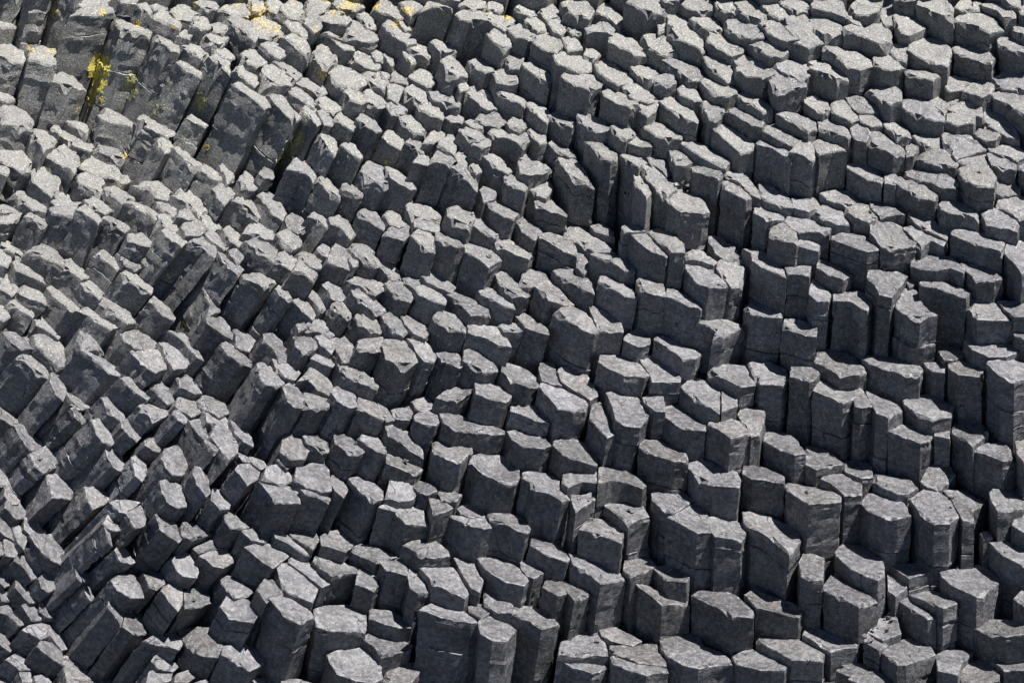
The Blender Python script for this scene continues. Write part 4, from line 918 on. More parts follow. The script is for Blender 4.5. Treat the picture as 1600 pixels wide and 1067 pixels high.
184,-0.59,1.37 392,1060 412,1057 428,1071 409,1076
212,-0.76,1.34 302,1066 324,1060 333,1074 302,1079
158,-0.69,1.15 0,1054 14,1063 22,1074 -6,1074
138,-0.67,1.02 -8,846 3,843 8,865 0,868
182,-0,1.77 1289,1063 1303,1060 1308,1071 1289,1074
-363,-0.99,3.62 -264,-195 -242,-184 -204,-175 -191,-178 -209,-189 -247,-198
-375,-1.05,3.56 -187,-199 -168,-189 -129,-180 -114,-182 -143,-197 -169,-202
-377,-0.95,3.63 -115,-204 -93,-193 -56,-184 -47,-189 -66,-199 -101,-208
-388,-1.1,3.57 -42,-200 -20,-186 8,-179 25,-182 10,-192 -32,-202
-406,-0.98,3.6 35,-198 50,-190 91,-179 103,-182 86,-192 46,-202
-422,-1.34,3.49 114,-191 134,-180 172,-171 178,-177 154,-188 121,-197
-443,-1.63,3.37 186,-193 216,-175 242,-169 244,-178 224,-190 191,-200
-458,-1.44,2.87 255,-202 265,-188 303,-172 321,-174 311,-189 276,-205
-466,-1.35,2.72 337,-201 360,-184 391,-175 398,-183 374,-201 344,-209
-478,-1,2.62 400,-198 423,-180 456,-171 466,-180 436,-199 403,-208
-502,-0.78,2.38 474,-199 498,-180 527,-169 544,-175 523,-196 489,-207
-495,-0.52,2 548,-198 566,-180 604,-171 618,-181 601,-197 562,-206
-480,-0.07,2.32 617,-200 645,-179 674,-175 684,-186 662,-204 623,-212
-469,-0.45,1.98 696,-196 710,-179 741,-170 762,-181 747,-196 712,-207
-441,-0.32,1.89 777,-194 796,-181 836,-178 848,-189 820,-209 789,-210
-427,-0.28,1.87 845,-187 864,-173 898,-167 914,-180 896,-195 861,-201
-403,-0.13,1.74 922,-194 941,-181 980,-178 995,-194 978,-207 941,-213
-380,0.04,1.79 999,-197 1022,-180 1061,-179 1071,-196 1049,-209 1012,-211
-278,0.14,1.6 1139,-186 1172,-173 1206,-176 1213,-196 1176,-210 1148,-202
-295,-0.21,1.61 1213,-195 1236,-179 1271,-178 1286,-194 1262,-213 1230,-211
-290,0.06,1.54 1280,-186 1303,-169 1336,-167 1356,-188 1334,-201 1297,-200
-272,-0.06,1.57 1369,-184 1390,-172 1427,-172 1438,-191 1417,-204 1376,-203
-269,0.06,1.55 1444,-179 1475,-165 1506,-174 1512,-190 1482,-206 1451,-197
-264,-0.18,1.51 1588,-179 1612,-168 1646,-173 1653,-197 1620,-205 1594,-200
-266,0.07,1.49 1661,-182 1688,-172 1719,-177 1725,-197 1697,-208 1663,-199
-265,0.17,1.52 1733,-184 1748,-170 1787,-170 1805,-186 1790,-203 1756,-203
-340,-1.03,3.54 -222,-136 -190,-124 -159,-117 -154,-123 -178,-134 -214,-142
-347,-0.9,3.62 -156,-148 -142,-139 -104,-128 -90,-132 -105,-142 -142,-151
-356,-1.15,3.6 -82,-143 -54,-130 -19,-122 -8,-126 -33,-137 -69,-146
-373,-1,3.59 -3,-146 13,-137 54,-128 60,-134 44,-142 9,-150
-382,-1.07,3.62 68,-140 88,-128 118,-121 137,-122 119,-132 81,-142
-398,-1.31,3.54 141,-147 163,-134 195,-123 208,-128 185,-141 153,-152
-411,-1.41,3.3 214,-150 234,-134 266,-122 280,-126 267,-139 225,-154
-425,-1.26,2.89 285,-148 301,-132 339,-119 352,-122 330,-142 299,-153
-438,-1.16,2.51 356,-153 377,-135 407,-123 425,-127 404,-147 368,-158
-469,-0.92,2.39 443,-144 457,-128 490,-116 511,-116 493,-137 459,-149
-463,-0.45,2.18 517,-138 539,-122 573,-116 581,-129 561,-143 529,-151
-457,-0.24,2.04 576,-143 604,-121 635,-114 645,-126 624,-144 594,-152
-434,-0.15,2.2 663,-141 683,-124 714,-116 729,-128 706,-147 681,-152
-422,-0.1,1.91 726,-144 747,-123 777,-117 800,-130 781,-145 740,-155
-404,-0.12,1.86 802,-140 811,-122 854,-113 872,-122 857,-142 823,-151
-384,0.01,1.77 878,-145 895,-125 935,-122 950,-136 933,-150 898,-156
-368,-0.08,1.59 960,-134 980,-122 1018,-119 1029,-134 1005,-151 969,-154
-256,-0.22,1.54 1101,-132 1121,-120 1155,-118 1177,-135 1153,-151 1116,-151
-268,0.06,1.34 1244,-139 1261,-125 1300,-121 1313,-137 1299,-154 1259,-155
-258,0.16,1.68 1330,-124 1357,-113 1388,-121 1389,-139 1365,-149 1331,-144
-243,-0.07,1.58 1404,-132 1433,-115 1470,-121 1476,-137 1446,-153 1408,-148
-246,-0.27,1.51 1480,-125 1497,-112 1540,-115 1552,-129 1529,-146 1489,-144
-247,0.1,1.34 1625,-131 1640,-119 1685,-120 1699,-140 1676,-152 1645,-151
-237,0.23,1.43 1705,-129 1739,-122 1767,-129 1773,-148 1737,-160 1704,-152
-230,-0.04,1.7 1774,-134 1795,-120 1834,-126 1842,-142 1820,-157 1781,-152
-308,-0.82,3.67 -258,-81 -233,-70 -194,-62 -191,-68 -217,-79 -255,-86
-313,-0.94,3.59 -195,-82 -176,-71 -137,-61 -124,-64 -150,-78 -177,-84
-319,-0.97,3.7 -121,-84 -93,-70 -59,-65 -55,-70 -84,-84 -118,-90
-336,-1.1,3.52 -41,-91 -16,-79 20,-70 27,-76 1,-88 -32,-95
-350,-0.74,3.73 40,-79 70,-67 101,-61 108,-66 82,-76 43,-83
-363,-1.13,3.6 108,-86 136,-72 169,-64 181,-67 155,-81 117,-90
-378,-1.35,3.35 185,-83 203,-70 238,-60 246,-66 223,-80 190,-89
-386,-1.28,2.81 264,-81 289,-65 321,-55 328,-66 302,-82 272,-91
-408,-1.23,2.58 331,-84 356,-65 387,-56 392,-68 365,-87 341,-93
-430,-0.74,2.51 411,-88 426,-69 456,-57 478,-59 458,-81 428,-92
-434,-0.8,2.49 471,-85 493,-66 527,-59 540,-63 520,-81 483,-93
-427,-0.53,1.82 545,-94 562,-74 596,-62 613,-71 592,-92 564,-99
-408,-0.62,2.3 621,-84 648,-65 679,-61 685,-73 658,-92 623,-96
-389,-0.46,1.94 704,-79 722,-66 760,-59 773,-69 745,-89 716,-96
-376,-0.12,1.83 778,-83 795,-68 837,-63 843,-78 818,-95 790,-97
-360,-0.06,1.76 853,-79 868,-65 898,-58 920,-67 908,-85 874,-94
-346,0.08,1.8 923,-80 933,-66 971,-58 991,-74 978,-92 938,-96
-334,-0.22,1.89 998,-74 1030,-61 1057,-64 1068,-78 1039,-97 1005,-94
-256,-0.61,1.4 1141,-73 1157,-58 1197,-56 1209,-72 1188,-92 1151,-87
-258,0.12,1.41 1217,-67 1242,-56 1279,-62 1284,-78 1250,-93 1217,-87
-244,0.22,1.5 1287,-70 1310,-56 1341,-56 1352,-75 1330,-92 1297,-89
-217,0.17,1.74 1367,-82 1395,-64 1424,-69 1440,-85 1413,-102 1376,-100
-217,0.02,1.67 1441,-68 1470,-53 1507,-65 1507,-82 1472,-94 1445,-84
-227,-0.33,1.32 1512,-78 1529,-64 1568,-64 1584,-81 1567,-99 1528,-98
-234,0.12,1.56 1582,-68 1612,-54 1642,-60 1657,-77 1634,-90 1592,-88
-228,-0.08,1.34 1668,-75 1690,-60 1729,-69 1735,-85 1705,-99 1672,-92
-280,-0.97,3.6 -230,-27 -198,-14 -167,-9 -163,-15 -190,-25 -224,-32
-281,-0.95,3.64 -155,-31 -130,-20 -98,-12 -81,-15 -108,-28 -144,-36
-303,-0.93,3.61 -77,-31 -50,-19 -16,-11 -4,-16 -33,-28 -60,-34
-346,-1.33,3.37 216,-40 234,-24 271,-11 281,-17 258,-34 226,-43
-358,-1.53,2.52 291,-36 303,-22 340,-6 356,-7 341,-27 309,-39
-394,-1.46,2.26 362,-36 383,-18 417,-4 434,-9 414,-28 384,-39
-405,-0.6,1.71 511,-36 529,-19 567,-8 578,-20 560,-36 523,-46
-363,0.11,2.27 660,-21 691,-3 720,-1 726,-14 695,-34 667,-36
-360,-0.14,1.69 736,-26 752,-10 793,-3 802,-17 783,-33 754,-39
-340,-0.31,1.89 803,-27 820,-10 857,-2 874,-15 860,-31 820,-37
-321,-0.04,1.68 879,-27 901,-7 936,-3 952,-15 936,-35 897,-39
-306,-0.26,1.85 956,-18 984,-7 1020,-11 1019,-27 991,-42 956,-36
-297,-0.22,1.7 1025,-29 1043,-13 1073,-9 1098,-19 1079,-37 1040,-44
-243,-0.05,1.12 1178,-27 1191,-7 1227,-8 1246,-24 1225,-43 1196,-43
-234,0.08,1.21 1249,-17 1272,-1 1306,-2 1324,-13 1301,-32 1268,-34
-212,0.02,1.08 1541,-26 1568,-7 1599,-10 1616,-26 1598,-44 1563,-43
-206,-0.14,1.55 1620,-16 1654,-8 1684,-15 1687,-35 1658,-44 1625,-36
-213,-0.13,1.48 1695,-15 1724,-4 1759,-12 1767,-31 1738,-41 1706,-35
-222,0.16,1.68 1763,-19 1799,-6 1825,-11 1832,-30 1803,-43 1771,-34
-256,-0.85,3.65 -262,20 -252,28 -210,40 -191,40 -209,28 -249,17
-256,-0.91,3.65 -186,26 -164,36 -129,42 -126,35 -150,26 -184,18
-271,-1.07,3.67 -111,22 -92,32 -52,42 -43,38 -65,26 -96,19
-285,-1.42,3.43 -41,26 -27,35 5,43 29,43 9,31 -29,21
-196,-0.1,1.3 1652,36 1677,56 1713,49 1720,32 1696,18 1664,21
-203,-0.22,1.4 1742,48 1775,58 1804,48 1800,28 1767,18 1738,27
-231,-1.07,3.57 -232,79 -215,91 -175,101 -162,98 -190,84 -225,75
-234,-0.89,3.73 -149,82 -128,94 -102,100 -80,98 -106,86 -135,78
-245,-1.02,3.68 -87,83 -57,97 -24,104 -22,96 -45,85 -79,77
-173,0.15,1.59 1616,94 1644,108 1678,105 1692,89 1666,72 1628,75
-175,0.02,1.74 1693,94 1718,108 1754,103 1766,86 1741,73 1708,74
-177,-0.14,1.42 1765,86 1787,104 1819,102 1835,84 1813,67 1778,70
-199,-1,3.57 -259,131 -244,142 -204,155 -189,151 -208,138 -246,128
-202,-1.04,3.61 -189,131 -166,146 -135,154 -119,150 -140,138 -178,126
-205,-1.01,3.66 -117,137 -98,150 -67,159 -52,156 -71,142 -98,135
-226,-1.44,3.28 -41,136 -20,149 14,158 30,156 3,141 -31,132
-145,-0.14,1.56 1656,152 1684,164 1715,158 1723,139 1705,127 1664,130
-150,0.02,1.48 1738,147 1762,164 1793,163 1810,145 1784,127 1752,131
-161,-1.14,3.45 -224,190 -210,204 -176,217 -155,214 -170,200 -212,186
-167,-1.04,3.53 -163,193 -144,208 -114,218 -91,217 -106,203 -145,190
-178,-1.1,3.65 -80,192 -60,208 -24,220 -8,214 -28,200 -64,189
-135,-0.07,1.63 1695,205 1716,221 1754,221 1767,209 1748,190 1714,190
-130,0,1.62 1775,212 1807,223 1840,216 1841,200 1816,188 1778,193
-125,-0.98,2.77 -263,253 -236,272 -205,281 -196,270 -215,256 -253,245
-124,-1.12,2.94 -187,251 -172,266 -139,280 -120,279 -133,261 -174,246
-131,-0.91,3.09 -117,250 -96,268 -66,278 -47,273 -63,258 -96,244
-111,-0.41,2.98 -46,248 -18,265 14,273 18,265 -4,248 -36,239
-112,0.1,1.66 1666,260 1690,274 1728,265 1731,248 1698,237 1671,242
-106,-0.05,1.49 1740,260 1769,274 1802,268 1807,246 1776,235 1741,242
-84,-1.08,2.53 -236,306 -217,324 -187,336 -165,334 -186,311 -223,299
-80,-0.75,2.78 -151,300 -123,320 -93,328 -82,321 -100,304 -133,293
-84,-0.88,2.47 -84,299 -71,315 -32,329 -19,321 -36,305 -74,291
-85,-0.19,1.68 1695,309 1721,326 1752,321 1760,304 1740,291 1708,292
-83,-0.14,1.58 1767,317 1794,332 1831,331 1841,314 1815,298 1784,299
-47,-1.12,2.39 -258,361 -241,379 -211,394 -189,395 -203,375 -232,360
-49,-1.03,2.48 -181,357 -168,376 -142,387 -118,386 -131,369 -162,352
-49,-1.12,2.41 -111,358 -92,377 -58,392 -42,387 -59,368 -88,354
-56,-0.04,1.77 1662,370 1690,384 1721,380 1732,365 1702,349 1670,354
-68,0,1.53 1732,381 1765,395 1798,388 1804,371 1774,357 1742,360
-9,-1.17,2.27 -219,413 -202,431 -166,444 -155,438 -179,415 -212,402
-14,-1.05,2.46 -154,405 -143,421 -107,440 -85,438 -98,420 -137,400
-6,-0.9,2.51 -78,418 -63,435 -28,447 -15,442 -34,421 -68,408
-36,-0.14,1.75 1693,431 1715,449 1748,447 1768,431 1746,415 1710,417
-37,-0.21,1.66 1770,425 1783,438 1828,438 1844,421 1820,405 1780,406
23,-1.19,2.13 -261,466 -247,486 -219,503 -198,500 -215,478 -251,458
21,-1.17,2.05 -186,461 -166,488 -139,501 -123,495 -138,476 -169,456
30,-0.89,2.19 -111,464 -91,485 -58,498 -47,490 -70,466 -99,455
42,-0.53,1.69 -42,466 -25,487 7,501 18,495 -1,468 -25,458
-12,0.11,1.89 1656,488 1681,501 1716,493 1722,479 1692,466 1661,470
-12,-0.11,1.58 1730,492 1762,505 1796,501 1800,485 1780,471 1738,474
53,-1.1,1.71 -230,518 -222,539 -196,559 -174,560 -179,537 -209,515
55,-0.78,1.42 -145,529 -125,558 -100,567 -86,555 -107,531 -135,518
56,-0.97,1.57 -80,522 -70,547 -40,569 -22,564 -35,537 -61,519
27,-0.26,1.89 1625,543 1657,552 1689,547 1690,530 1666,519 1626,525
13,0.08,1.89 1700,549 1723,558 1758,552 1759,531 1735,524 1703,530
18,-0.11,1.91 1768,537 1799,552 1830,550 1842,531 1817,517 1781,520
88,-1.31,1.53 -250,573 -249,594 -221,619 -195,619 -205,594 -231,572
77,-1,1.25 -184,572 -170,599 -142,614 -123,608 -139,584 -170,564
49,-0.03,1.75 1660,592 1683,606 1722,601 1733,589 1713,574 1675,574
44,-0.1,1.85 1730,596 1758,606 1794,602 1799,586 1773,573 1737,580
95,-1.19,1.28 -225,634 -218,654 -187,679 -164,674 -174,651 -200,630
70,-1.42,1.24 -148,626 -142,652 -120,673 -95,669 -101,647 -132,622
54,-1.05,1.47 -70,629 -59,659 -33,675 -11,671 -25,642 -50,627
72,-0.15,1.97 1617,649 1628,662 1669,663 1686,647 1670,634 1635,631
75,-0,1.87 1694,659 1720,666 1756,661 1763,643 1729,634 1695,640
62,-0.02,1.83 1764,658 1790,671 1825,668 1835,654 1809,638 1779,640
124,-1.16,1.17 -262,687 -247,716 -220,729 -208,716 -221,690 -252,675
96,-1.02,1.25 -180,682 -172,710 -139,733 -124,727 -131,704 -160,682
83,-1.15,1.02 -112,692 -102,716 -68,736 -51,730 -68,695 -99,681
93,-0.11,1.64 1657,720 1684,729 1720,721 1720,706 1691,693 1654,701
95,0.09,1.75 1736,705 1754,720 1795,718 1807,701 1784,688 1755,691
121,-1.32,0.98 -217,734 -210,759 -182,783 -162,781 -171,750 -197,728
88,-1.14,1.28 -73,739 -67,762 -35,792 -19,785 -20,764 -49,735
119,0.17,1.78 1622,769 1647,783 1680,780 1693,768 1676,751 1642,752
116,0.01,1.83 1692,761 1707,775 1752,775 1765,758 1745,746 1706,746
121,-0.07,1.91 1765,767 1786,781 1825,780 1838,766 1818,752 1780,753
144,-0.86,1.14 -252,802 -252,824 -224,851 -193,847 -200,820 -223,800
125,-0.86,1.14 -192,798 -181,830 -151,851 -132,840 -139,815 -170,790
110,-1.03,0.91 -115,792 -118,813 -87,842 -60,840 -66,809 -93,787
138,-0.03,1.64 1581,819 1606,835 1639,830 1651,811 1621,801 1587,804
149,-0.01,1.71 1659,818 1690,832 1719,828 1733,810 1708,798 1676,802
146,0.11,1.86 1730,826 1754,836 1788,831 1795,813 1771,802 1735,807
119,-0.38,0.95 -80,851 -70,888 -40,906 -21,902 -26,873 -62,845
171,-0.11,1.67 1689,876 1711,890 1744,889 1759,877 1744,862 1701,862
164,-0.04,2 1772,884 1807,897 1834,891 1846,873 1811,862 1781,870
116,-0.82,1.07 -250,901 -249,931 -215,952 -197,942 -205,915 -232,894
118,-0.67,1.19 -190,902 -183,932 -154,955 -131,948 -141,915 -170,898
133,-0.59,0.69 -117,907 -105,939 -75,954 -57,949 -72,911 -94,899
192,-0.02,1.61 1583,935 1602,948 1636,948 1652,933 1634,918 1601,917
191,0.11,1.6 1663,940 1690,947 1723,938 1724,923 1696,912 1657,922
189,0.03,1.69 1740,935 1762,945 1795,938 1802,922 1770,908 1739,918
144,-0.7,0.98 -218,972 -208,997 -178,1020 -157,1009 -172,976 -194,963
142,-0.93,1.04 -150,969 -134,1002 -107,1018 -90,999 -104,974 -136,958
134,-0.8,1.16 -77,967 -75,992 -46,1016 -20,1010 -26,984 -55,958
212,-0.08,1.74 1626,992 1644,1008 1676,1008 1695,993 1678,976 1639,976
213,-0.15,1.74 1696,984 1722,997 1751,996 1769,981 1750,967 1708,967
209,-0.02,2.02 1773,986 1802,999 1831,993 1842,978 1815,965 1785,969
156,-0.85,0.98 -258,1020 -259,1044 -229,1072 -200,1068 -206,1045 -236,1018
239,-0,1.74 1658,1044 1690,1058 1724,1051 1730,1036 1705,1022 1672,1029
233,-0.02,1.6 1729,1043 1756,1057 1790,1051 1805,1038 1783,1023 1744,1025
172,-0.99,1.11 -216,1085 -209,1108 -174,1129 -155,1118 -167,1090 -198,1072
164,-0.9,1.4 -146,1080 -133,1108 -96,1127 -84,1111 -96,1086 -131,1066
160,-0.71,1.3 -78,1081 -62,1110 -30,1127 -16,1115 -26,1088 -57,1071
185,-0.56,1.2 2,1086 22,1113 52,1123 64,1108 52,1087 21,1071
188,-0.47,1.21 67,1074 81,1099 110,1119 134,1110 126,1088 94,1065
187,-0.52,1.51 136,1083 145,1110 179,1126 200,1122 194,1096 160,1076
207,-0.48,0.6 211,1084 224,1110 261,1127 276,1119 271,1094 236,1077
208,-0.44,1.17 357,1086 374,1111 411,1122 424,1104 409,1084 372,1075
212,-0.12,0.99 506,1088 531,1109 570,1113 576,1093 555,1076 521,1073
192,-0.25,1.38 583,1093 608,1109 641,1110 658,1096 635,1077 596,1074
180,-0.18,1.89 671,1108 696,1120 727,1113 735,1098 705,1084 673,1090
161,-0.4,1.82 810,1096 839,1112 869,1113 873,1091 851,1077 812,1080
187,-0.56,1.75 887,1105 914,1119 943,1116 946,1096 921,1085 887,1088
187,-0.06,1.27 963,1103 983,1118 1020,1116 1031,1102 1007,1086 971,1086
185,-0.27,1.75 1033,1101 1049,1115 1090,1118 1105,1106 1087,1087 1052,1084
213,-0.17,1.89 1182,1096 1206,1111 1243,1105 1250,1088 1226,1078 1186,1082
215,0.1,2.07 1254,1102 1275,1114 1312,1110 1325,1096 1302,1081 1260,1086
239,0.37,1.47 1318,1108 1347,1119 1380,1114 1390,1099 1365,1087 1326,1092
238,0.07,1.83 1398,1108 1429,1118 1463,1108 1461,1094 1428,1082 1403,1091
256,0.19,1.71 1474,1103 1502,1110 1534,1105 1543,1088 1514,1077 1476,1084
250,-0.03,1.84 1541,1097 1566,1112 1599,1109 1613,1093 1591,1078 1559,1081
244,0.28,1.8 1613,1102 1636,1117 1674,1114 1687,1096 1660,1083 1621,1086
260,-0.01,1.61 1698,1101 1725,1113 1757,1111 1770,1092 1750,1082 1714,1083
250,-0.11,1.95 1771,1097 1797,1114 1834,1111 1843,1092 1818,1081 1784,1085
199,-0.74,1.28 -256,1143 -240,1174 -208,1186 -193,1175 -209,1147 -242,1133
198,-0.79,1.17 -186,1131 -172,1165 -145,1178 -125,1172 -139,1139 -163,1124
192,-1.05,1.14 -109,1127 -105,1150 -72,1177 -50,1173 -49,1149 -77,1126
202,-0.6,0.92 -34,1144 -20,1173 13,1184 27,1169 14,1145 -17,1128
212,-0.53,1.22 39,1143 52,1169 80,1184 102,1180 91,1150 60,1132
221,-0.46,1.38 106,1133 120,1160 150,1177 170,1168 160,1140 124,1123
217,-0.67,1.07 174,1148 197,1173 223,1183 240,1165 220,1140 189,1130
212,-0.62,1.07 254,1152 274,1176 300,1185 316,1170 304,1146 261,1133
219,-0.47,0.91 323,1154 348,1178 380,1184 390,1169 367,1142 337,1136
192,-0.31,1.62 409,1154 429,1172 468,1177 478,1159 452,1138 418,1138
219,-0.07,1.16 479,1153 507,1173 539,1174 549,1155 522,1138 487,1137
216,-0.4,1.38 549,1154 566,1169 602,1176 622,1164 603,1141 566,1138
203,-0.41,1.69 619,1155 640,1173 670,1178 690,1164 675,1148 634,1142
198,-0.32,1.75 696,1156 717,1172 757,1174 769,1160 754,1143 716,1142
192,-0.25,1.77 774,1149 794,1164 831,1167 849,1157 831,1138 792,1133
202,-0.09,1.58 923,1152 952,1168 984,1166 989,1147 960,1134 933,1136
207,-0.29,1.74 988,1160 1021,1175 1054,1171 1054,1157 1024,1142 992,1144
210,-0.09,1.8 1072,1152 1102,1166 1136,1164 1139,1145 1117,1131 1086,1135
234,0.11,1.81 1215,1163 1252,1178 1278,1172 1283,1155 1252,1141 1224,1146
261,0.11,1.76 1292,1152 1316,1165 1344,1164 1360,1150 1337,1131 1305,1136
268,0.02,1.84 1370,1156 1393,1168 1429,1165 1440,1149 1410,1136 1374,1140
269,0.21,1.93 1437,1157 1466,1171 1501,1165 1512,1149 1480,1139 1451,1141
282,0.37,1.84 1512,1164 1539,1175 1572,1174 1582,1154 1562,1142 1527,1147
273,0.23,1.81 1590,1164 1613,1174 1650,1170 1659,1151 1631,1141 1594,1150
276,0.08,1.91 1656,1160 1684,1171 1720,1162 1726,1146 1694,1136 1662,1145
282,-0.08,1.68 1733,1153 1753,1164 1789,1166 1810,1147 1785,1135 1754,1135
223,-0.78,1.01 -221,1192 -205,1221 -180,1236 -158,1225 -166,1203 -197,1181
218,-0.62,1.21 -147,1187 -137,1213 -107,1235 -83,1227 -100,1195 -125,1181
220,-0.63,1.01 -82,1187 -71,1213 -40,1231 -20,1224 -33,1195 -63,1176
226,-0.71,0.91 -9,1192 4,1225 33,1241 51,1230 44,1202 13,1184
240,-0.62,1.02 149,1193 152,1214 186,1237 212,1230 202,1206 171,1184
233,-0.47,1.24 212,1194 234,1224 262,1235 277,1219 261,1193 230,1182
239,-0.57,1.23 282,1192 299,1219 333,1234 351,1224 343,1201 303,1184
222,-0.47,1.62 364,1201 381,1223 415,1234 436,1222 417,1198 389,1188
234,-0.14,1.36 444,1193 463,1219 493,1226 512,1213 497,1191 463,1182
243,-0.18,1.48 515,1210 538,1228 575,1232 583,1216 563,1196 527,1194
236,-0.32,1.52 580,1209 598,1226 635,1232 653,1220 632,1200 593,1196
225,-0.12,1.78 650,1215 671,1228 712,1230 726,1215 698,1199 668,1199
220,-0.26,1.68 733,1214 755,1226 794,1224 804,1209 779,1194 746,1196
210,-0.36,1.74 814,1216 845,1228 873,1227 881,1210 847,1194 816,1198
218,-0.14,1.65 881,1203 902,1224 933,1226 953,1217 936,1195 903,1191
227,-0.04,1.48 950,1208 969,1225 1011,1229 1025,1216 1009,1199 972,1194
227,-0.16,1.63 1032,1216 1064,1230 1102,1228 1104,1214 1081,1197 1044,1201
261,-0.11,1.62 1181,1214 1208,1228 1246,1221 1252,1205 1226,1193 1190,1199
282,-0.16,1.72 1320,1214 1337,1228 1374,1226 1390,1210 1366,1196 1330,1201
296,-0.08,1.83 1400,1217 1414,1229 1454,1231 1475,1216 1458,1201 1419,1198
299,-0.03,1.61 1480,1209 1500,1226 1534,1224 1547,1209 1526,1194 1491,1195
303,-0.04,1.88 1615,1214 1633,1230 1668,1231 1684,1216 1668,1201 1629,1203
296,-0.06,1.71 1695,1217 1712,1229 1756,1225 1760,1209 1735,1196 1702,1201
292,-0.36,1.85 1776,1216 1801,1229 1837,1225 1846,1212 1826,1196 1785,1201
238,-0.92,0.97 -264,1243 -260,1267 -228,1292 -203,1288 -209,1262 -239,1238
240,-0.75,1.08 -183,1250 -175,1273 -148,1298 -123,1294 -127,1263 -155,1246
247,-0.95,0.98 -42,1250 -26,1283 2,1299 23,1285 11,1261 -20,1241
239,-0.85,1.3 36,1247 40,1273 64,1294 94,1291 85,1263 59,1243
261,-0.61,0.97 115,1253 133,1279 158,1287 176,1270 153,1241 124,1235
258,-0.7,1.21 187,1252 196,1280 232,1299 250,1290 239,1261 208,1243
270,-0.61,1.23 260,1247 274,1272 306,1288 328,1274 311,1247 276,1233
251,-0.62,1.24 323,1252 333,1276 366,1289 391,1278 373,1250 340,1239
251,-0.29,1.55 401,1259 428,1280 458,1283 470,1264 447,1244 416,1243
261,-0.36,1.5 471,1259 490,1281 525,1288 543,1275 525,1255 492,1246
271,-0.37,1.55 555,1269 575,1285 614,1287 622,1263 592,1247 557,1251
254,-0.1,1.8 703,1267 731,1279 766,1278 771,1260 744,1246 711,1251
235,-0.12,1.81 773,1269 797,1287 826,1288 851,1277 829,1258 793,1255
246,0.07,1.89 848,1265 873,1282 904,1284 920,1268 891,1250 856,1250
246,-0.09,1.64 915,1262 945,1280 976,1278 981,1256 951,1244 920,1248
252,-0.42,1.78 990,1268 1016,1283 1047,1284 1061,1269 1042,1254 1001,1251
254,-0.45,1.72 1062,1257 1074,1274 1110,1280 1131,1262 1115,1248 1073,1245
288,-0.05,1.88 1138,1268 1162,1284 1198,1281 1213,1263 1189,1250 1153,1252
279,-0.28,1.78 1209,1274 1241,1284 1275,1276 1275,1259 1245,1250 1212,1257
321,0.1,1.83 1298,1273 1331,1281 1364,1273 1363,1260 1335,1247 1300,1254
325,0,1.87 1442,1262 1457,1277 1498,1278 1514,1264 1495,1250 1462,1246
318,-0.31,1.83 1515,1264 1543,1277 1576,1271 1583,1256 1563,1246 1525,1247
327,0.11,1.9 1657,1267 1688,1281 1722,1280 1732,1264 1706,1251 1674,1253
320,0.03,1.86 1730,1271 1767,1283 1798,1275 1800,1257 1765,1249 1738,1255"""
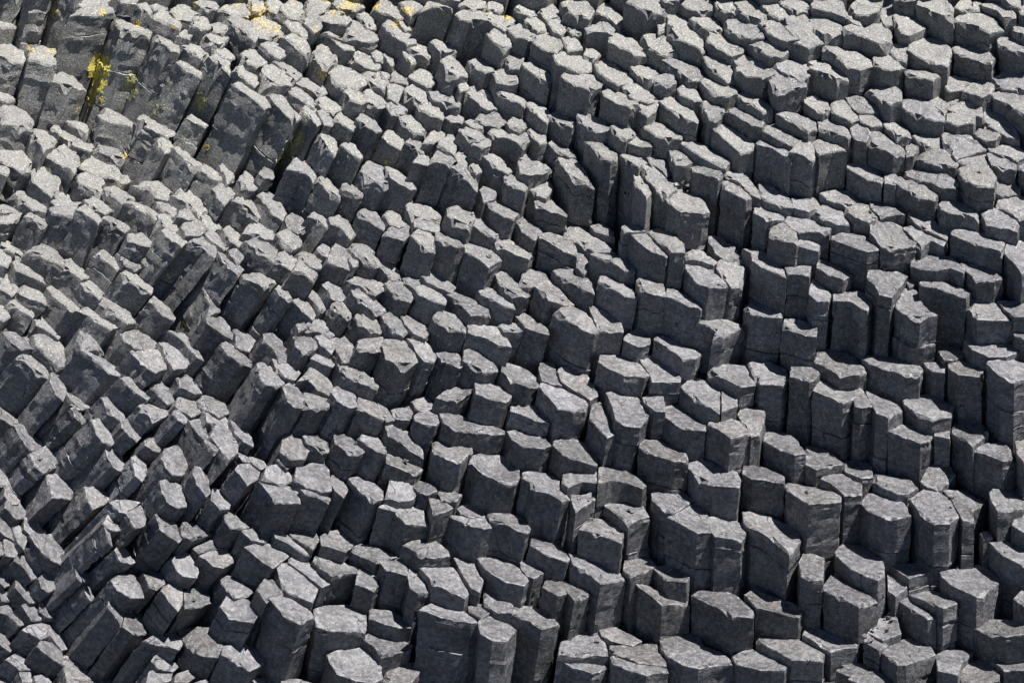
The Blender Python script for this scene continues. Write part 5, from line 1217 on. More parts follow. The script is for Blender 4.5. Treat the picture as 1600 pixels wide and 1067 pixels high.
LABELS = """broad upright column by the bottom edge with a notch broken from its flank
tall leaning column whose dark flank carries the big bright yellow lichen streak
tall broad upright column, long slanting top seventy-five percent across and seventy-seven percent down
widest leaning dark column with big bare flank above small pointed stumps
tall stout column near the bottom edge with a long sunlit flank facing right
tall broad upright column, long slanting top seventy-nine percent across and seventy-two percent down
massive battered column with crumbling crusty top edge, near small rubble
broad upright column, long slanting top seventy percent across and eighty-eight percent down
broad upright column, angular top ninety-four percent across and eighty-five percent down
tall upright column, long slanting top ninety-eight percent across and fifty-three percent down
broad upright column, angular top eighty-six percent across and seventy-four percent down
tall upright column, rounded top sixty-seven percent across and seventy-five percent down
tall upright column, angular top fifty-three percent across and seventy-one percent down
tall upright column, long slanting top fifty-two percent across and ninety percent down
broad upright column, long slanting top fifty-eight percent across and eighty-three percent down
broad upright column, angular top thirty-three percent across and ninety percent down
tall slightly tilted column, long slanting top fifty-six percent across and forty-six percent down
upright column with round dished top like a shallow bowl
large column with a notched pale top and a tall two-toned flank
tall upright column, angular top eighty-nine percent across and forty-four percent down
broad upright column, long slanting top sixty-nine percent across and sixty-nine percent down
broad upright column, long slanting top eighty-two percent across and eighty-six percent down
tall upright column, angular top forty-eight percent across and ninety-one percent down
tall narrow slightly tilted column, long slanting top sixteen percent across and six percent down
massive leaning dark column with pale lichen ledge on top, beside the yellow streak
upright column, angular top seventy percent across and seventy-seven percent down
upright column, angular top sixty-one percent across and sixty percent down
tall upright column, angular top eighty-three percent across and forty-three percent down
broad upright column, long slanting top sixty-four percent across and eighty-six percent down
upright column, long slanting top sixty-four percent across and sixty-five percent down
broad upright column, angular top eighty-three percent across and eighty-two percent down
upright column, rounded top eighty-six percent across and forty-one percent down
tall narrow leaning column, angular top twenty percent across and thirty-five percent down
slightly tilted column, angular top thirty-nine percent across and fifty-one percent down
tall dark column standing beside the deep black recess in the upper middle
tall narrow leaning column, angular top twenty-six percent across and fifty-four percent down
broad upright column, long slanting top ninety-two percent across and forty-two percent down
broad upright column, long slanting top eighty-seven percent across and fifty-three percent down
upright column, long slanting top fifty-four percent across and fifty-seven percent down
broad slightly tilted column, long slanting top thirty-nine percent across and seventy-four percent down
tall upright column, long slanting top fifty-eight percent across and twenty-one percent down
broad upright column, long slanting top seventy-five percent across and eighty-eight percent down
slightly tilted column, angular top twenty-seven percent across and seventy-two percent down
slightly tilted column, long slanting top thirty-six percent across and seventy-one percent down
upright column, long slanting top seventy-four percent across and thirty-eight percent down
tall leaning column, long slanting top twenty-three percent across and fifty-one percent down
upright column, angular top seventy percent across and forty-seven percent down
tall narrow slightly tilted column, long slanting top twenty-seven percent across and fifteen percent down
upright column, angular top seventy-five percent across and fifty-four percent down
blocky column with cracked broken top just right of the deep black recess
upright column, angular top fifty-five percent across and eighty-six percent down
broad upright column, angular top eighty-eight percent across and ninety-five percent down
upright column, long slanting top seventy-four percent across and sixty-nine percent down
broad upright column, long slanting top ninety-eight percent across and ninety-one percent down
upright column, long slanting top eighty-nine percent across and sixty-three percent down
leaning column, angular top twelve percent across and eighty-five percent down
tall narrow leaning column, long slanting top sixteen percent across and seventy-seven percent down
tall narrow leaning column, angular top twenty-eight percent across and fifty-seven percent down
upright column, rounded top ninety-four percent across and seventy-three percent down
leaning column, long slanting top nine percent across and fifty-two percent down
tall narrow slightly tilted column, rounded top four percent across and eight percent down
upright column, long slanting top seventy-four percent across and forty-five percent down
low broad upright column, long slanting top sixty-eight percent across and ninety-six percent down
upright column, angular top ninety-seven percent across and sixty-six percent down
upright column, angular top fifty-nine percent across and seventy-seven percent down
upright column, long slanting top eighty-three percent across and thirty-five percent down
low broad upright column, long slanting top seventy-seven percent across and ninety-four percent down
upright column, long slanting top ninety-four percent across and fifty-three percent down
upright column, angular top seventy-one percent across and sixty-two percent down
tall slightly tilted column, long slanting top six percent across and eleven percent down
tall narrow leaning column, long slanting top three percent across and fifty-three percent down
tall narrow leaning column, angular top twenty-five percent across and forty percent down
leaning column with narrow pale ledge top and long dark speckled flank
tall narrow leaning column, angular top ten percent across and sixty-three percent down
tall narrow leaning column, rounded top nine percent across and seventy-two percent down
upright column, long slanting top sixty-six percent across and forty-three percent down
tall narrow upright column, rounded top seventy-nine percent across and eighty-three percent down
slightly tilted column, long slanting top forty-nine percent across and seventy-six percent down
broad upright column, long slanting top forty-nine percent across and eighty-three percent down
low broad slightly tilted column, angular top thirty-four percent across and ninety-seven percent down
broad upright column, long slanting top sixty percent across and fifty-three percent down
upright column, angular top sixty percent across and sixty-nine percent down
upright column, angular top ninety-four percent across and sixty-three percent down
slightly tilted column, angular top twenty-three percent across and eighty-nine percent down
upright column, long slanting top fifty-six percent across and eleven percent down
slightly tilted column, long slanting top forty-six percent across and seventy-six percent down
broad upright column, long slanting top ninety-five percent across and thirty-five percent down
tall narrow upright column, long slanting top seventy-one percent across and twenty-seven percent down
broad upright column, long slanting top ninety-nine percent across and eighty-one percent down
upright column, angular top sixty-eight percent across and forty percent down
leaning column, angular top nineteen percent across and ninety-three percent down
upright column, angular top seventy-six percent across and sixty-four percent down
tall narrow leaning column, rounded top thirteen percent across and ninety-one percent down
upright column, angular top ninety-six percent across and forty-five percent down
narrow upright column, angular top seventy-eight percent across and fifty-four percent down
low broad upright column, long slanting top eighty-one percent across and ninety-three percent down
narrow leaning column, angular top five percent across and seventy-one percent down
low broad upright column, angular top eighty-two percent across and fifty-three percent down
upright column, angular top seventy-eight percent across and forty-seven percent down
tall narrow slightly tilted column, long slanting top twenty-one percent across and eight percent down
slightly tilted column, angular top twenty-three percent across and ninety-six percent down
upright column, long slanting top sixty-six percent across and sixty-one percent down
upright column, long slanting top ninety-one percent across and eighty-seven percent down
column with a crescent hollow sunk in its top
upright column, angular top eighty-six percent across and fifty-nine percent down
slightly tilted column, long slanting top fifty-one percent across and sixty-four percent down
upright column, long slanting top sixty percent across and seventy-four percent down
low broad upright column, angular top ninety percent across and fifty-nine percent down
tall narrow leaning column, angular top eleven percent across and eighty-nine percent down
leaning column, long slanting top fifteen percent across and eighteen percent down
tall narrow leaning column, long slanting top ten percent across and seventy-eight percent down
slightly tilted column, angular top forty-seven percent across and thirty-six percent down
tall narrow slightly tilted column, angular top eight percent across and thirty-one percent down
low broad upright column, angular top forty-three percent across and eighty-four percent down
narrow upright column, angular top sixty-three percent across and forty-one percent down
tall narrow leaning column, long slanting top twenty-two percent across and thirty-eight percent down
slightly tilted column, long slanting top forty-six percent across and two percent down
narrow slightly tilted column, angular top twenty-nine percent across and twenty-four percent down
low broad upright column, angular top fifty-seven percent across and ninety-four percent down
upright column, long slanting top seventy-five percent across and twenty-one percent down
upright column, angular top eighty-two percent across and seventy percent down
slightly tilted column, angular top twenty-six percent across and eighty-one percent down
upright column, angular top sixty-five percent across and seventy-three percent down
low broad upright column, long slanting top seventy-three percent across and ninety-six percent down
upright column, angular top ninety-five percent across and twenty-five percent down
leaning column, angular top sixteen percent across and ninety-three percent down
upright column, long slanting top ninety-five percent across and three percent down
tall narrow leaning column, angular top five percent across and fifty-six percent down
upright column, long slanting top sixty percent across and forty-one percent down
slightly tilted column, angular top forty-eight percent across and fifty-seven percent down
upright column, angular top eighty-four percent across and four percent down
broad upright column, long slanting top eighty-two percent across and eight percent down
upright column, long slanting top sixty-three percent across and thirty-five percent down
upright column, angular top forty-three percent across and sixty-six percent down
upright column, angular top sixty-eight percent across and fifty-seven percent down
low upright column, long slanting top seventy-one percent across and fifty-four percent down
tall narrow leaning column, angular top seventeen percent across and thirty-four percent down
upright column, angular top sixty-two percent across and eighty-two percent down
low upright column, long slanting top fifty-six percent across and sixty-six percent down
narrow leaning column, rounded top seventeen percent across and sixty-seven percent down
upright column, angular top eighty percent across and twenty-one percent down
upright column, long slanting top sixty-six percent across and fifty percent down
slightly tilted column, long slanting top thirty-two percent across and eighty-two percent down
upright column, long slanting top fifty-four percent across and thirty-five percent down
narrow leaning column, angular top sixteen percent across and eighty-six percent down
upright column, angular top ninety-one percent across and zero percent down
narrow leaning column, rounded top four percent across and sixty-seven percent down
upright column, angular top seventy-six percent across and twelve percent down
narrow leaning column, long slanting top thirteen percent across and forty-one percent down
upright column, angular top ninety-eight percent across and seventy-three percent down
narrow leaning column, long slanting top nineteen percent across and sixty-three percent down
narrow upright column, rounded top seventy-eight percent across and twenty-one percent down
upright column, long slanting top eighty-nine percent across and twenty-seven percent down
low broad upright column, long slanting top ninety-one percent across and thirty-eight percent down
narrow leaning column, angular top eleven percent across and sixty-seven percent down
narrow upright column, angular top fifty-eight percent across and sixty-one percent down
low upright column, angular top ninety percent across and seven percent down
slightly tilted column, long slanting top fifty-one percent across and forty-seven percent down
narrow leaning column, angular top sixteen percent across and seventy-two percent down
upright column, angular top eighty-six percent across and twenty percent down
low upright column, angular top sixty-seven percent across and four percent down
slightly tilted column, long slanting top forty-seven percent across and forty-eight percent down
slightly tilted column, long slanting top fifty percent across and fifty-four percent down
tall narrow slightly tilted column, angular top three percent across and three percent down
leaning column, angular top fourteen percent across and fifty-two percent down
narrow slightly tilted column, long slanting top forty-five percent across and twenty-five percent down
upright column, long slanting top fifty-three percent across and eighty percent down
upright column, long slanting top seventy-one percent across and nineteen percent down
narrow slightly tilted column, angular top forty-one percent across and thirty-four percent down
low leaning column, angular top four percent across and seventy-nine percent down
narrow upright column, long slanting top sixty-nine percent across and twenty-five percent down
narrow slightly tilted column, angular top thirty-four percent across and sixty-five percent down
low upright column, long slanting top ninety percent across and sixteen percent down
upright column, long slanting top eighty percent across and ten percent down
narrow leaning column, angular top two percent across and sixty-four percent down
upright column, angular top sixty-three percent across and zero percent down
slightly tilted column, angular top one percent across and seventeen percent down
dark upright block standing against the top edge beside orange lichened rocks
narrow slightly tilted column, angular top thirty-eight percent across and eighty-three percent down
upright column, angular top sixty-four percent across and twenty-six percent down
upright column, long slanting top ninety-five percent across and seven percent down
narrow slightly tilted column, long slanting top forty-four percent across and forty-six percent down
low upright column, angular top sixty-four percent across and fifty-four percent down
low slightly tilted column, angular top forty-one percent across and eighty percent down
upright column, angular top fifty-nine percent across and forty-six percent down
narrow leaning column, long slanting top eighteen percent across and twenty-two percent down
narrow upright column, rounded top eighty-four percent across and fifty-eight percent down
upright column, long slanting top eighty-four percent across and twenty-five percent down
narrow leaning column, long slanting top sixteen percent across and forty-five percent down
low broad upright column, long slanting top thirty-seven percent across and ninety-four percent down
narrow slightly tilted column, angular top thirty percent across and sixteen percent down
upright column, long slanting top eighty-nine percent across and eighty-nine percent down
narrow slightly tilted column, angular top forty-three percent across and twenty-three percent down
leaning column, long slanting top nine percent across and forty-six percent down
narrow slightly tilted column, angular top thirty-three percent across and fifty-seven percent down
narrow upright column, angular top eighty percent across and forty-two percent down
upright column, long slanting top fifty-nine percent across and thirty-seven percent down
narrow leaning column, angular top twenty-one percent across and forty-seven percent down
upright column, rounded top ninety-nine percent across and thirty-seven percent down
narrow leaning column, long slanting top twenty-seven percent across and forty-two percent down
narrow upright column, angular top seventy-six percent across and thirty-four percent down
narrow upright column, rounded top seventy-one percent across and thirty-nine percent down
low upright column, angular top seventy-three percent across and nine percent down
slightly tilted column, angular top fifty-four percent across and forty-two percent down
low upright column, long slanting top sixty-six percent across and fifteen percent down
narrow slightly tilted column, angular top thirty-six percent across and twenty-five percent down
narrow upright column, angular top sixty-one percent across and twenty-three percent down
narrow leaning column, rounded top nineteen percent across and eighty-seven percent down
narrow slightly tilted column, angular top forty-four percent across and fifty-two percent down
narrow upright column, angular top forty percent across and eighty-five percent down
low leaning column, angular top four percent across and ninety-two percent down
low broad upright column, long slanting top sixty-two percent across and ninety-seven percent down
low upright column, long slanting top ninety-six percent across and forty percent down
low slightly tilted column, angular top twenty-eight percent across and eighty-five percent down
low upright column, angular top seventy-eight percent across and four percent down
narrow slightly tilted column, long slanting top forty-one percent across and fifty percent down
narrow upright column, angular top fifty-six percent across and seventy-two percent down
low slightly tilted column, rounded top thirty percent across and sixty-nine percent down
narrow slightly tilted column, long slanting top fifty-two percent across and ten percent down
slightly tilted column, angular top forty-four percent across and sixty-one percent down
low upright column, long slanting top thirty-eight percent across and ninety percent down
narrow upright column, angular top seventy-eight percent across and thirty-nine percent down
low upright column, long slanting top ninety-three percent across and thirty percent down
upright column, long slanting top sixty percent across and fourteen percent down
low broad upright column, long slanting top ninety-six percent across and fifty percent down
narrow slightly tilted column, long slanting top forty-three percent across and thirty-five percent down
narrow leaning column, angular top twenty-four percent across and sixty-nine percent down
narrow leaning column, angular top twelve percent across and eighty-one percent down
slightly tilted column, long slanting top eleven percent across and seventeen percent down
low slightly tilted column, long slanting top thirty-nine percent across and sixty-four percent down
slightly tilted column, angular top forty-six percent across and fifty-two percent down
low slightly tilted column, long slanting top fifty-six percent across and forty percent down
narrow slightly tilted column, angular top thirty-six percent across and fifty-nine percent down
narrow slightly tilted column, angular top one percent across and seven percent down
narrow slightly tilted column, long slanting top thirty percent across and seventy-two percent down
narrow leaning column, long slanting top nineteen percent across and seventy percent down
low upright column, angular top eighty-seven percent across and seventy percent down
low upright column, long slanting top sixty-one percent across and six percent down
low narrow leaning column, rounded top twenty-eight percent across and sixty-five percent down
low upright column, angular top fifty-six percent across and fifty-five percent down
leaning column, angular top twenty-one percent across and eighty-one percent down
narrow slightly tilted column, angular top six percent across and thirty percent down
low slightly tilted column, long slanting top forty-six percent across and forty-four percent down
low upright column, angular top sixty-five percent across and eighty-three percent down
slightly tilted column, long slanting top twenty-three percent across and three percent down
narrow leaning column, angular top eleven percent across and thirty-two percent down
slightly tilted column, long slanting top fifty percent across and thirty-six percent down
narrow slightly tilted column, long slanting top thirty-nine percent across and twenty-five percent down
narrow leaning column, angular top thirteen percent across and sixty-eight percent down
low upright column, angular top ninety-seven percent across and thirty-two percent down
low slightly tilted column, long slanting top thirty-five percent across and fifty-four percent down
narrow leaning column, long slanting top thirty-two percent across and twenty-seven percent down
low upright column, rounded top ninety-three percent across and ninety-six percent down
low upright column, angular top eighty percent across and sixty-seven percent down
low leaning column, angular top twenty-three percent across and eighty-five percent down
narrow slightly tilted column, long slanting top thirty-four percent across and twenty-one percent down
narrow slightly tilted column, angular top thirty-eight percent across and thirty-three percent down
low leaning column, angular top thirteen percent across and forty-nine percent down
low upright column, angular top sixty-five percent across and thirty-five percent down
narrow slightly tilted column, rounded top four percent across and twenty-six percent down
narrow slightly tilted column, angular top thirty-five percent across and eighty-four percent down
low slightly tilted column, long slanting top ten percent across and twenty-four percent down
narrow slightly tilted column, angular top thirty-six percent across and sixty-four percent down
narrow leaning column, long slanting top seven percent across and sixty percent down
column whose six-sided top faces outward almost squarely, near the bottom edge
narrow slightly tilted column, rounded top forty-four percent across and nine percent down
narrow slightly tilted column, angular top five percent across and three percent down
narrow leaning column, long slanting top twenty-four percent across and twenty-nine percent down
narrow leaning column, angular top twenty-seven percent across and fifty percent down
low broad upright column, long slanting top ninety percent across and twenty-five percent down
leaning column, long slanting top four percent across and thirty-seven percent down
low leaning column, long slanting top five percent across and fifty percent down
low broad upright column, long slanting top sixty-two percent across and ninety-five percent down
narrow slightly tilted column, angular top thirty-two percent across and twenty percent down
narrow slightly tilted column, angular top forty-four percent across and thirty-one percent down
low upright column, angular top eighty-six percent across and thirteen percent down
low broad upright column, long slanting top ninety-nine percent across and fifteen percent down
narrow slightly tilted column, angular top forty-two percent across and forty-three percent down
narrow leaning column, angular top thirty percent across and fifty-eight percent down
low slightly tilted column, long slanting top thirty-nine percent across and sixty-seven percent down
narrow upright column, long slanting top fifty-three percent across and thirty percent down
low upright column, angular top fifty-five percent across and nine percent down
upright column, long slanting top eighty-nine percent across and ten percent down
narrow leaning column, long slanting top thirteen percent across and fifty-six percent down
slightly tilted column, angular top forty-nine percent across and thirty percent down
narrow slightly tilted column, angular top forty-one percent across and sixty-one percent down
low upright column, angular top fifty-two percent across and twenty-four percent down
low upright column, long slanting top seventy-two percent across and sixteen percent down
low upright column, angular top ninety-four percent across and twenty-one percent down
narrow leaning column, angular top nineteen percent across and seventeen percent down
narrow leaning column, angular top twenty-five percent across and thirty-six percent down
low narrow upright column, rounded top eighty-eight percent across and three percent down
leaning column, angular top fifteen percent across and sixty percent down
narrow slightly tilted column, angular top four percent across and twenty percent down
low narrow slightly tilted column, angular top one percent across and twenty-three percent down
narrow upright column, long slanting top sixty-two percent across and twenty-six percent down
low slightly tilted column, angular top thirty-four percent across and eleven percent down
narrow leaning column, angular top five percent across and ninety-five percent down
low narrow upright column, rounded top seventy-three percent across and sixty-one percent down
low upright column, long slanting top sixty-four percent across and nineteen percent down""".split('\n')
N_TRACED, N_SINGLE = 711, 300

# ------------------------------------------------------------------ one column
def lichen_amount(px, py):
    a = 1 - (py + 0.22 * px) / 900.0          # most on the top, by the grassy crest; none down by the water line
    a = max(0, min(1, a + .06))
    return a ** .8
def build_column(idx, z, poly, detail=True):
    rng = np.random.default_rng(1000 + idx)
    P = np.array(poly, float); c = P.mean(0)
    th, e = field(*c)
    r = ray(*c); b = -r / np.linalg.norm(r)
    rt = np.cross(UPV, b); rt /= np.linalg.norm(rt); up = np.cross(b, rt)
    A = math.cos(e) * math.cos(th) * rt + math.cos(e) * math.sin(th) * up + math.sin(e) * b
    # top plane
    u = np.cross(up, A); u /= np.linalg.norm(u); v = np.cross(A, u)
    O = point(c[0], c[1], z[0])
    Q = np.array([point(px, py, z[0] + z[1] * (px - c[0]) + z[2] * (py - c[1])) for px, py in P])
    # local frame: w along the axis
    L = np.stack([(Q - O) @ u, (Q - O) @ v, (Q - O) @ A], 1)
    xy = L[:, :2]; sl = np.linalg.lstsq(np.c_[xy, np.ones(len(xy))], L[:, 2], rcond=None)[0]
    size = math.sqrt(abs(.5 * np.sum(xy[:, 0] * np.roll(xy[:, 1], -1) - np.roll(xy[:, 0], -1) * xy[:, 1])))
    if np.sum(xy[:, 0] * np.roll(xy[:, 1], -1) - np.roll(xy[:, 0], -1) * xy[:, 1]) < 0: xy = xy[::-1]
    seg = max(.03, size * .13) if detail else max(.09, size * .3)
    ring, corner = [], []
    for i in range(len(xy)):
        a, q = xy[i], xy[(i + 1) % len(xy)]; ln = np.linalg.norm(q - a); k = max(1, int(round(ln / seg)))
        for j in range(k):
            t = j / k; ring.append(a + (q - a) * t); corner.append(1.0 if j == 0 else 0.0)
    ring = np.array(ring); n_ = len(ring); cen = xy.mean(0)
    corner = np.array(corner)
    # round the corners a touch and roughen
    sm = (np.roll(ring, 1, 0) + np.roll(ring, -1, 0)) / 2
    ring = ring + (sm - ring) * (corner * .04)[:, None]
    out = ring - cen; out /= np.maximum(1e-6, np.linalg.norm(out, axis=1))[:, None]
    ring = ring + out * rng.normal(0, .0014 + .0026 * lichen_amount(*c), n_)[:, None] + out * (.002 + .012 * lichen_amount(*c) if detail else .004)
    rad = np.linalg.norm(ring - cen, axis=1); inner = max(.05, np.percentile(rad, 15))
    ang = np.arctan2(ring[:, 1] - cen[1], ring[:, 0] - cen[0])
    # chamfer, with chips out of the arris
    sz = min(1, size / .38)
    ch = (.0035 + .0035 * rng.random(n_) + .003 * corner) * (.5 + .5 * sz)
    for _ in range(rng.integers(1, 6) if detail else 0):
        a0 = rng.uniform(-math.pi, math.pi); wd = rng.uniform(.12, .45); am = rng.uniform(.012, .045) * sz * (1 + .7 * lichen_amount(*c))
        dd = np.abs((ang - a0 + math.pi) % (2 * math.pi) - math.pi); ch += am * np.clip(1 - dd / wd, 0, 1)
    li = min(1, lichen_amount(*c) * rng.uniform(.75, 1.25)); ch = ch * (1 + 2.2 * li ** 2)
    ins = np.minimum(ch * rng.uniform(.7, 1.5), inner * .4)
    dish = rng.normal(-.03, .045) * size
    if idx in DISHED: dish = -.20 * size
    cuts = []
    if detail:
        for _ in range(rng.choice([0, 0, 1, 1, 2] if lichen_amount(*c) > .35 else [0, 0, 0, 0, 1])):
            an = rng.uniform(0, 2 * math.pi); dr = np.array([math.cos(an), math.sin(an)])
            proj = (ring - cen) @ dr; lo = np.percentile(proj, rng.uniform(45, 85))
            cuts.append((dr, lo, min(rng.uniform(.1, .5), .05 / max(.01, proj.max() - lo))))
    def f(p):
        h = p @ sl[:2] + sl[2]
        for dr, lo, k in cuts: h = h - k * np.maximum(0, (p - cen) @ dr - lo)
        return h
    V, wear = [], []
    Lg = 1.7 if size > .2 else 1.1
    dep = [0.0]
    steps = [.12, .5, Lg]
    ledge = {}
    if detail:
        steps, q = [.018], .018
        while q < .62:
            q += rng.uniform(.018, .055) * (1 + q); steps.append(q); ledge[q] = rng.normal(0, .0026)
        steps += [.85, Lg]
    joints = []
    if detail:
        q = rng.uniform(.12, .5)
        while q < .95:
            if rng.random() < .62: joints.append(q)
            q += rng.uniform(.14, .45)
    rows = [(0.0, 0.0)] + [(d, ledge.get(d, 0.0)) for d in steps]
    for q in joints: rows += [(q - .007, 0.0), (q, -.014 - .010 * rng.random()), (q + .007, 0.0)]
    rows.sort()
    kept = [rows[0]]
    for rr in rows[1:]:
        if rr[0] - kept[-1][0] > .004: kept.append(rr)
    rows = kept[::-1]                                          # from the foot up
    tw = rng.normal(0, .010, 2); ph = rng.uniform(0, 6.28, 3); wob = rng.uniform(.0, .003) * lichen_amount(*c)
    cren = rng.normal(0, .0035, n_)
    shift = {q: rng.normal(0, .007, 2) for q in joints}
    for d, g in rows:
        k = np.zeros(n_) + g
        k += wob * np.sin(3 * ang + ph[0] + d * 9) + .5 * wob * np.sin(5 * ang + ph[1] - d * 17)
        if d > 0: k = k + rng.normal(0, .0034, n_)
        p = ring + out * k[:, None] + tw * (d * .6) + sum((shift[q] for q in joints if d >= q), np.zeros(2))
        w_ = f(ring) - ch - d * 1.0
        if d > .3: w_ = w_ * 0 + (f(cen) - ch.mean() - d) * 1.0 + (f(ring) - f(cen)) * max(0, 1 - (d - .3) * 2)
        V += [(p[i, 0], p[i, 1], w_[i]) for i in range(n_)]
        wear += [.8 if d == 0 else (.25 if d < .04 else 0)] * n_
    nr = len(rows)
    tops = [(ins, .8, 0)]
    for fr in ((.8, .6, .4, .2) if detail else (.5,)): tops.append((fr, 0, 1))
    for a_, we, kind in tops:
        if kind == 0: p = ring - out * ins[:, None]
        else: p = cen + (ring - cen) * a_
        frac = np.linalg.norm(p - cen, axis=1) / rad
        w_ = f(p) + dish * (1 - frac ** 2) + rng.normal(0, (.002 + .003 * li) * sz, n_) * (frac if kind else .6)
        V += [(p[i, 0], p[i, 1], w_[i]) for i in range(n_)]; wear += [we] * n_
    V.append((cen[0], cen[1], f(cen) + dish)); wear.append(0)
    F = []
    for r0 in range(nr + len(tops) - 1):
        o = r0 * n_
        F += [(o + i, o + (i + 1) % n_, o + n_ + (i + 1) % n_, o + n_ + i) for i in range(n_)]
    o = (nr + len(tops) - 1) * n_; F += [(o + i, o + (i + 1) % n_, len(V) - 1) for i in range(n_)]
    F.append(tuple(range(n_ - 1, -1, -1)))
    V = np.array(V)
    if detail:                                                 # uneven natural rock faces
        for q in range(9):
            dv = rng.normal(size=3); dv /= np.linalg.norm(dv); kk = 2 * math.pi / rng.uniform(.05, .26)
            dp = rng.normal(size=3); dp /= np.linalg.norm(dp)
            V = V + np.outer(np.sin(V @ (dv * kk) + rng.uniform(0, 6.28)), dp * (.0075 / math.sqrt(kk / 24) * (.24 + .75 * li) * sz))
    V[:, 2] += Lg                               # origin at the foot
    foot = O - A * Lg
    Mx = np.eye(4); Mx[:3, 0] = u; Mx[:3, 1] = v; Mx[:3, 2] = A; Mx[:3, 3] = foot
    return dict(V=V, F=F, M=Mx, wear=np.array(wear), off=rng.uniform(-40, 40, 3), tone=rng.random(), lich=min(1, li), c=c, size=size, e=e, th=th)

def to_mesh(name, parts):
    V, F, st, to, li, we = [], [], [], [], [], []; o = 0
    for q, world in parts:
        X = q['V'] @ q['M'][:3, :3].T + q['M'][:3, 3] if world else q['V']
        V.append(X); F += [tuple(i + o for i in f) for f in q['F']]; o += len(X)
        st.append(q['V'] + q['off']); n = len(X)
        to.append(np.full(n, q['tone'])); li.append(np.full(n, q['lich'])); we.append(q['wear'])
    me = bpy.data.meshes.new(name); V = np.concatenate(V)
    me.from_pydata(V.tolist(), [], F)
    a = me.attributes.new('stone', 'FLOAT_VECTOR', 'POINT'); a.data.foreach_set('vector', np.concatenate(st).astype('f').ravel())
    for k, d in (('tone', to), ('lichen', li), ('wear', we)):
        a = me.attributes.new(k, 'FLOAT', 'POINT'); a.data.foreach_set('value', np.concatenate(d).astype('f'))
    me.polygons.foreach_set('use_smooth', np.ones(len(me.polygons), bool))
    me.set_sharp_from_angle(angle=R(17))
    me.materials.append(M_ROCK)
    return me

cols = []
DISHED = set([17, 162, 103, 571])
for i, ln in enumerate(DATA.strip().split('\n')):
    q = ln.split(); cols.append((tuple(map(float, q[0].split(','))), [tuple(map(float, t.split(','))) for t in q[1:]]))
built = [build_column(i, z, p, i < N_TRACED) for i, (z, p) in enumerate(cols)]
things = []
for i in range(N_SINGLE):
    q = built[i]
    o = bpy.data.objects.new('basalt_column', to_mesh('basalt_column', [(q, False)]))
    o.matrix_world = Matrix(q['M'].tolist()); COL.objects.link(o)
    o['label'] = LABELS[i] if i < len(LABELS) else 'x'; o['category'] = 'rock column'; o['kind'] = 'thing'; o['group'] = 'basalt columns packed on the slope'
    things.append(o)
if N_SINGLE < len(built):
    rest = bpy.data.objects.new('basalt_columns', to_mesh('basalt_columns', [(q, True) for q in built[N_SINGLE:]]))
    COL.objects.link(rest); rest['kind'] = 'stuff'
    rest['label'] = 'smaller grey basalt columns filling the slope between the larger ones'

# ------------------------------------------------------------------ bedrock: the slope the columns are part of
def bedrock():
    C = np.array([q['c'] for q in built]); Z = np.array([c[0][0] for c in cols])
    xs = np.arange(-5200, 6801, 150.0); ys = np.arange(-5200, 4001, 150.0)
    fx = np.arange(-450, 2051, 50.0); xs = np.unique(np.concatenate([xs[(xs < -450) | (xs > 2050)], fx]))
    fy = np.arange(-400, 1451, 50.0); ys = np.unique(np.concatenate([ys[(ys < -400) | (ys > 1450)], fy]))
    V = []
    for y in ys:
        for x in xs:
            cx, cy = min(max(x, -150), 1750), min(max(y, -120), 1200)
            d2 = (C[:, 0] - cx) ** 2 + (C[:, 1] - cy) ** 2; w = np.exp(-d2 / (2 * 70.0 ** 2)) + 1e-12
            z = (w @ Z) / w.sum() - .7 * (cy - y) * (1 if y < cy else .6) - .02 * abs(x - cx)
            ex = max(0, -230 - x, x - 1830, -200 - y, y - 1290)
            z -= 165 * max(0, 1 - ex / 120) if ex < 120 else 0
            z += 60 * mnoise.fractal(Vector((x * .006, y * .006, 3)), 1.0, 2.0, 4) * min(1, ex / 200)
            V.append(point(x, y, z))
    n = len(xs); F = [(j * n + i, (j + 1) * n + i, (j + 1) * n + i + 1, j * n + i + 1) for j in range(len(ys) - 1) for i in range(n - 1)]
    me = bpy.data.meshes.new('hillside'); me.from_pydata([tuple(v) for v in V], [], F)
    me.polygons.foreach_set('use_smooth', np.ones(len(F), bool)); me.materials.append(M_BED)
    o = bpy.data.objects.new('hillside', me); COL.objects.link(o); o['kind'] = 'structure'
bedrock()

